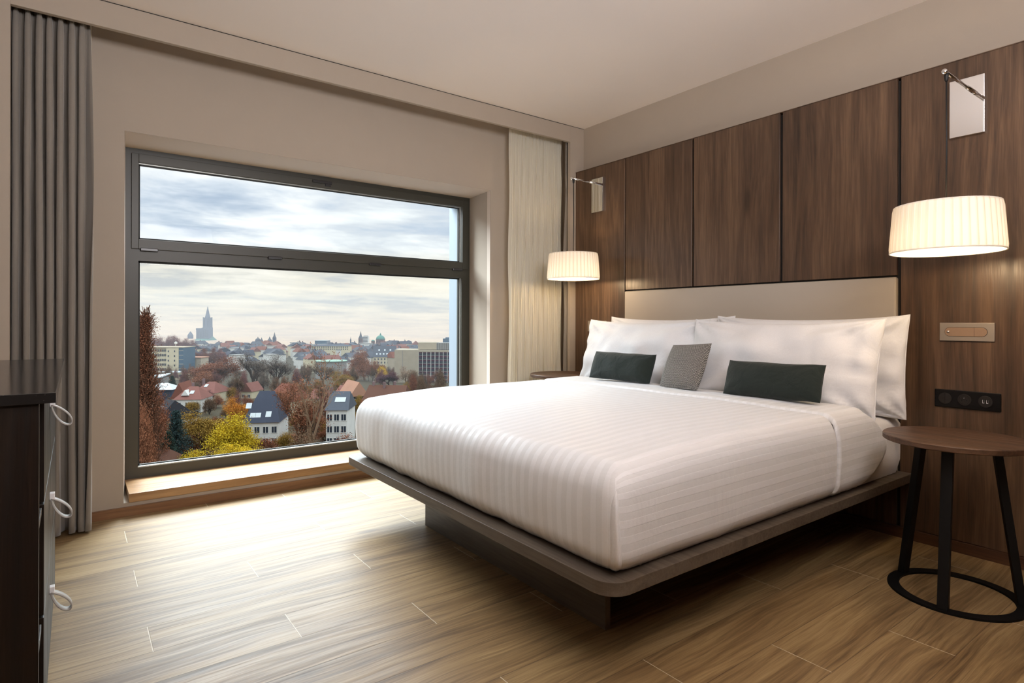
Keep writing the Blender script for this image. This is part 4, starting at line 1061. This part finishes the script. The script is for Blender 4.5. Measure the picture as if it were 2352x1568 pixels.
wins(e, (xb+1.6, xb+6), [zt-2.6-3.35*j for j in range(4)], yb-1.2, .9, 1.3, False)
for i in range(5):
    BB(e, 'glass_strip_rail', xc-.05, xd+.05, yb-1.1, yb-1.0, zt-2.2-3.2*i, zt-2.0-3.2*i, X['cream'])
MB().lathe([(.15, zt+.5), (.15, zt+2.2)], 8, (xb+2.2, 0)).lathe([(0, zt+2.0), (1.0, zt+2.6), (1.0, zt+3.6), (0, zt+4.2)], 12, (xb+2.2, 0)).obj('roof_tank', X['white'], e)
e = bld('annex', 'low cream annex in front of the beige office block', 405, 400, 'building'); BB(e, 'wall', px(-35, 400), px(30, 400), -4, 5, gz(400)-1, zof(855, 400), X['cream']); BB(e, 'roof_slab', px(-36, 400), px(31, 400), -4.4, 5.4, zof(855, 400), zof(854, 400), X['metal']); wins(e, [px(a, 400) for a in (-26, -14, 18)], (zof(862, 400),), -4, 2.0, 1.6, False)
e = bld('storage_hall', 'plain beige flat building right of the office block', 448, 445, 'building'); BB(e, 'wall', px(-14, 445), px(22, 445), -5, 6, gz(445)-1, zof(822, 445), X['beige']); BB(e, 'roof_slab', px(-15, 445), px(23, 445), -5.4, 6.4, zof(822, 445), zof(820, 445), X['terra3'])
# cathedral
D = 1500; e = bld('cathedral', 'blue-grey cathedral with one tall openwork spire on the skyline', 477, D, 'cathedral'); g = -44
z1 = zof(752, D, 477); z2 = zof(730, D, 477); z3 = zof(702, D, 477); a = px(8, D)
MB().box((-a, -a, g), (a, a, z1)).box((-a-.9, -a-.9, g), (-a+2.6, -a+2.6, z1)).box((a-2.6, -a-.9, g), (a+.9, -a+2.6, z1)).obj('tower', X['stone'], e)
t_ = MB().prism([(a*.96*math.cos(R_(22.5+45*i)), a*.96*math.sin(R_(22.5+45*i))) for i in range(8)], z1, z2)
for sx in (-1, 1):
    for sy in (-1, 1): t_.box((sx*a*.78-1.2, sy*a*.78-1.2, z1), (sx*a*.78+1.2, sy*a*.78+1.2, z2+2))
t_.obj('octagon_stage', X['stone'], e)
MB().lathe([(a*.86, z2), (a*.62, z2+5), (a*.60, z2+7), (a*.42, z2+13), (a*.40, z2+14.5), (a*.2, z3-9), (a*.09, z3-5), (a*.22, z3-4.4), (a*.05, z3-3.6), (.02, z3+1)], 8).obj('spire', X['stone'], e)
for i in (-1, 0, 1):
    MB().box((i*5.2-.9, -a-1.1, z1-24), (i*5.2+.9, -a-.95, z1-6)).obj('lancet_window', X['slate2'], e)
x0_, x1_ = px(-23, D), px(-7, D); BB(e, 'platform_tower', x0_, x1_, -7, 8, g, zof(757, D, 460), X['stone']); BB(e, 'parapet', x0_-.6, x1_, -7.6, 8.6, zof(757, D, 460), zof(753.5, D, 460), X['stone'])
MB().box((x0_+3, -7.3, zof(780, D)), (x0_+6, -7, zof(762, D))).box((x0_+10, -7.3, zof(780, D)), (x0_+13, -7, zof(762, D))).obj('lancet_window', X['slate2'], e)
MB().add([(x0_, -16, zof(782, D)), (a, -16, zof(782, D)), (a, 30, zof(782, D)), (x0_, 30, zof(782, D)), (x0_, 7, zof(772, D)), (a, 7, zof(772, D))], [(0, 1, 5, 4), (2, 3, 4, 5), (1, 2, 5), (3, 0, 4), (3, 2, 1, 0)]).obj('nave_roof', X['copper'], e)
e = bld('crossing_tower', 'squat conical-roofed crossing tower left of the cathedral spire', 437.5, 1480, 'tower'); D = 1480
MB().prism([(px(6, D)*math.cos(R_(22.5+45*i)), px(6, D)*math.sin(R_(22.5+45*i))) for i in range(8)], g, zof(770, D, 437)).obj('drum', X['stone'], e)
MB().lathe([(px(6.6, D), zof(770, D, 437)), (px(3, D), zof(764.5, D, 437)), (.1, zof(760.5, D, 437))], 8).obj('roof', X['stone'], e)
# skyline spires, domes and blocks
def steeple(label, u, D, vt, vb, wp, m='stone', cone=.5):
    e = bld('church_tower', label, u, D, 'church'); w_ = px(wp, D)/2; zt_ = zof(vt, D, u); zb = zof(vb, D, u); zm = zt_+(zb-zt_)*cone
    MB().box((-w_, -w_, -44), (w_, w_, zm)).obj('tower', X[m], e)
    MB().lathe([(w_*1.25, zm), (w_*.6, zm+(zt_-zm)*.35), (.05, zt_)], 8).obj('spire', X['slate'], e)
    for s_ in (-1, 1): MB().box((s_*w_*.45-w_*.16, -w_-.2, zm-w_*2.2), (s_*w_*.45+w_*.16, -w_, zm-w_*.6)).obj('belfry_opening', X['slate2'], e)
def dome(label, u, D, vt, vb, wp, m, drum='stone2', lantern=True):
    e = bld('domed_church', label, u, D, 'church'); r_ = px(wp, D)/2; zb = zof(vb, D, u); zt_ = zof(vt, D, u)
    hl = r_*.55 if lantern else 0; zd = zt_-hl; zs = max(zb+1, zd-r_*1.05)
    MB().lathe([(r_*.98, -44), (r_*.98, zs), (r_*1.05, zs), (r_*1.05, zs+.6)], 20).obj('drum', X[drum], e)
    MB().lathe([(r_*math.cos(R_(a_)), zs+.6+(zd-zs-.6)*math.sin(R_(a_))) for a_ in range(0, 86, 8)]+[(.1, zd)], 24).obj('dome', X[m], e, smooth=True)
    if lantern: MB().lathe([(r_*.16, zd-.6), (r_*.16, zd+hl*.4), (r_*.2, zd+hl*.42), (.05, zd+hl)], 10).obj('lantern', X[m], e)
    for i in range(-3, 4): MB().box((r_*.93*math.sin(i*.4)-r_*.05, -r_*1.0*math.cos(i*.4)-.3, zs-r_*.5), (r_*.93*math.sin(i*.4)+r_*.05, -r_*.98*math.cos(i*.4)+.3, zs-r_*.12)).obj('drum_window', X['slate2'], e)
dome('dark domed hall with a thin flagpole left of the pointed church tower', 592.5, 900, 773, 790, 12, 'slate', 'stone')
steeple('slim dark church tower with a needle spire right of the dark domed hall', 630.5, 900, 762, 788, 6.5)
steeple('stubby pyramid-roofed church tower beside the needle spire', 619.5, 905, 772, 788, 8, cone=.55)
steeple('small pointed turret between the dark dome and the pyramid roof', 601, 905, 774, 788, 5)
steeple('thin needle spire far left of the white tower block', 805.5, 900, 773, 790, 2.6, cone=.4)
steeple('brown church tower with a sharp spire left of the white tower block', 828.5, 850, 760, 790, 8.5, 'stone2', .55)
dome('large church with a green copper dome and lantern', 874, 800, 764, 794, 20.5, 'copper')
dome('small green copper cupola left of the large green dome', 857, 810, 780, 792, 8, 'copper', lantern=False)
steeple('faint little spire between the green dome and the concrete building', 930, 880, 778, 790, 4)
dome('small slate dome right of the faint little spire', 938.5, 880, 781, 791, 8, 'slate', 'grey', False)
D = 860; e = bld('tower_block', 'pale high-rise block standing between the brown spire and the green dome', 840.5, D, 'building')
BB(e, 'wall', px(-6, D), px(6, D), -4, 4, -44, zof(772, D, 840), X['white']); BB(e, 'roof_room', px(-4, D), px(4, D), -3, 3, zof(772, D, 840), zof(770.5, D, 840), X['grey'])
for j in range(5): BB(e, 'window_band', px(-5.6, D), px(5.6, D), -4.1, -4, zof(775.5+j*3.2, D, 840), zof(774+j*3.2, D, 840), X['slate'])
D = 830; e = bld('glass_hall', 'pale glass office hall on the skyline above the big bare tree', 741, D, 'building'); BB(e, 'wall', px(-13.5, D), px(13.5, D), -8, 8, -44, zof(782, D, 741), X['blue']); BB(e, 'roof_slab', px(-14, D), px(14, D), -8.4, 8.4, zof(782, D, 741), zof(781, D, 741), X['metal'])
D = 700; e = bld('glass_tower', 'blue-grey glass building on the skyline right above the concrete block', 1030, D, 'building'); BB(e, 'wall', px(-11, D), px(13, D), -8, 8, -44, zof(777, D, 1030), X['blue']); BB(e, 'roof_room', px(-6, D), px(6, D), -4, 4, zof(777, D, 1030), zof(774.5, D, 1030), X['blue'])
D = 560; e = bld('long_apartment_block', 'long cream building with rows of small windows above the grey trees', 762, D, 'building'); BB(e, 'wall', px(-42, D), px(42, D), -6, 6, -44, zof(794, D, 760), X['cream']); gable(e, px(-42, D), px(42, D), -6, 6, zof(794, D, 760), zof(790.5, D, 760), X['slate'], 'x', 3)
wins(e, [px(-40+i*4.2, D) for i in range(20)], (zof(796.5, D, 760), zof(801, D, 760)), -6, .8, 1.2, False)
D = 420; e = bld('pavilion_hall', 'low round-fronted hall with a flat pale green roof', 761, D, 'building'); MB().lathe([(px(34, D), gz(D)-1), (px(34, D), zof(829, D, 760))], 40).obj('wall', X['grey'], e); o = MB().lathe([(px(36, D), zof(829, D, 760)), (px(36, D), zof(827.6, D, 760)), (0, zof(825, D, 760))], 40).obj('roof', X['copper2'], e)
house('apartment_house', 'steep slate-roofed block with many dormers left of the concrete building', 884, 500, 50, 16, 794, 818, 'cream', 'slate', 'x', 0, 12, (7, 2, 1.1, 1.6), cat='building', sky=((-.7, .25), (-.4, .25), (-.1, .25), (.2, .25), (.5, .25), (.8, .25), (-.5, .6), (0, .6), (.5, .6)), chim=((-.5, 2), (.6, 2)))
# concrete block with purple bands
D = 380; e = bld('concrete_office_block', 'large concrete block with a blank wall and a purple-banded window grid', 966, D, 'building'); g = gz(D)-2
xa, xb, xc = px(-54, D), 0, px(92, D)
BB(e, 'blank_wall', xa, xb, -8, 10, g, zof(802, D, 960), X['conc']); BB(e, 'panel_joint', px(-36, D)-.12, px(-36, D)+.12, -8.08, -8, g, zof(802, D, 960)-.4, X['grey'])
zt = zof(807, D, 1000); BB(e, 'window_wall', xb, xc, -7, 10, g, zt, X['purple']); BB(e, 'roof_edge', xb, xc+.4, -7.8, 10, zt, zof(803.5, D, 1000), X['conc'])
rows = 8; hh = px(8.9, D)
for j in range(rows):
    z = zt-.5-hh*j; BB(e, 'window_band', xb+.2, xc, -7.12, -7, z-hh*.62, z-hh*.12, X['glass']); BB(e, 'floor_slab', xb, xc, -7.6, -7, z-hh*.70, z-hh*.62, X['grey'])
for i in range(11):
    x = xb+(xc-xb)*i/10; BB(e, 'fin', x-.16, x+.16, -7.8, -7, g, zt, X['white'])
BB(e, 'roof_house', px(-4, D), px(38, D), -3, 8, zof(802, D, 960), zof(786, D, 980), X['conc']); BB(e, 'roof_screen', px(38, D), px(90, D), -3, 8, zof(802, D, 960), zof(787, D, 1000), X['grey'])
for i in range(12): BB(e, 'screen_post', px(40+i*4.2, D)-.07, px(40+i*4.2, D)+.07, -3.2, -3, zof(802, D), zof(786.5, D), X['dark'])
# the roofscape of the old town
KIND = {'slate': ('white', 'small old-town house with a grey slate roof in the packed roofscape', 'grey-roofed old-town houses'), 'slate2': ('cream', 'small old-town house with a dark blue slate roof in the packed roofscape', 'dark-roofed old-town houses'),
        'terra': ('cream', 'small old-town house with a red tiled roof in the packed roofscape', 'red-roofed old-town houses'), 'terra2': ('beige', 'small old-town house with a dull brown-red roof in the packed roofscape', 'brown-roofed old-town houses'), 'grey': ('white', 'small flat-roofed pale old-town building in the packed roofscape', 'pale flat-roofed old-town buildings')}
for i in range(190):
    D = 470+330*(i/190)**.8; u = 430+rnd.random()*530
    if u > 905 and D > 0 and 912 < u < 1046 and D > 400 and rnd.random() < .3: continue
    k_ = rnd.choices(('slate', 'slate2', 'terra', 'terra2', 'grey'), (34, 26, 16, 12, 12))[0]
    wall, lab, grp = KIND[k_]
    hr = rnd.uniform(10.5, 15.5); wm = rnd.uniform(9, 17); e = bld('town_house', lab, u, D, 'house', grp, rnd.uniform(-60, 60)); dpt = rnd.uniform(8, 11)
    ze = -40+hr-(rnd.uniform(3.5, 5.5) if k_ != 'grey' else .5); zr = -40+hr
    MB().box((-wm/2, -dpt/2, -42), (wm/2, dpt/2, ze)).obj('wall', X[wall if rnd.random() < .7 else 'white'], e)
    if k_ == 'grey': BB(e, 'roof', -wm/2-.3, wm/2+.3, -dpt/2-.3, dpt/2+.3, ze, zr, X['grey'])
    else:
        al = rnd.choice(('x', 'y')); rf = gable(e, -wm/2, wm/2, -dpt/2, dpt/2, ze, zr, X[k_], al, rnd.choice((0, 0, 2)))
        if rnd.random() < .5: MB().box((-.5, 1.0, ze), (.5, 2.0, zr+1.3)).obj('chimney', X['stone2'], rf)

# autumn haze over the town
hz = at(700, 720, -5); e = MB().box((-760, -560, -38), (760, 1000, 75)).obj('haze', None)
e.location = hz; e.rotation_euler = (0, 0, R_(BR)); tag(e, 'thin bluish autumn haze lying over the distant town', 'haze', kind='stuff')
hm_ = bpy.data.materials.new('haze'); hm_.use_nodes = True; t_ = hm_.node_tree; t_.nodes.clear(); k_ = N(t_)
vs_ = k_.n('ShaderNodeVolumeScatter', i_Color=(.86, .91, 1.0, 1), i_Density=.00036, i_Anisotropy=.2); oo = k_.n('ShaderNodeOutputMaterial'); t_.links.new(vs_.outputs[0], oo.inputs['Volume'])
e.data.materials.append(hm_)
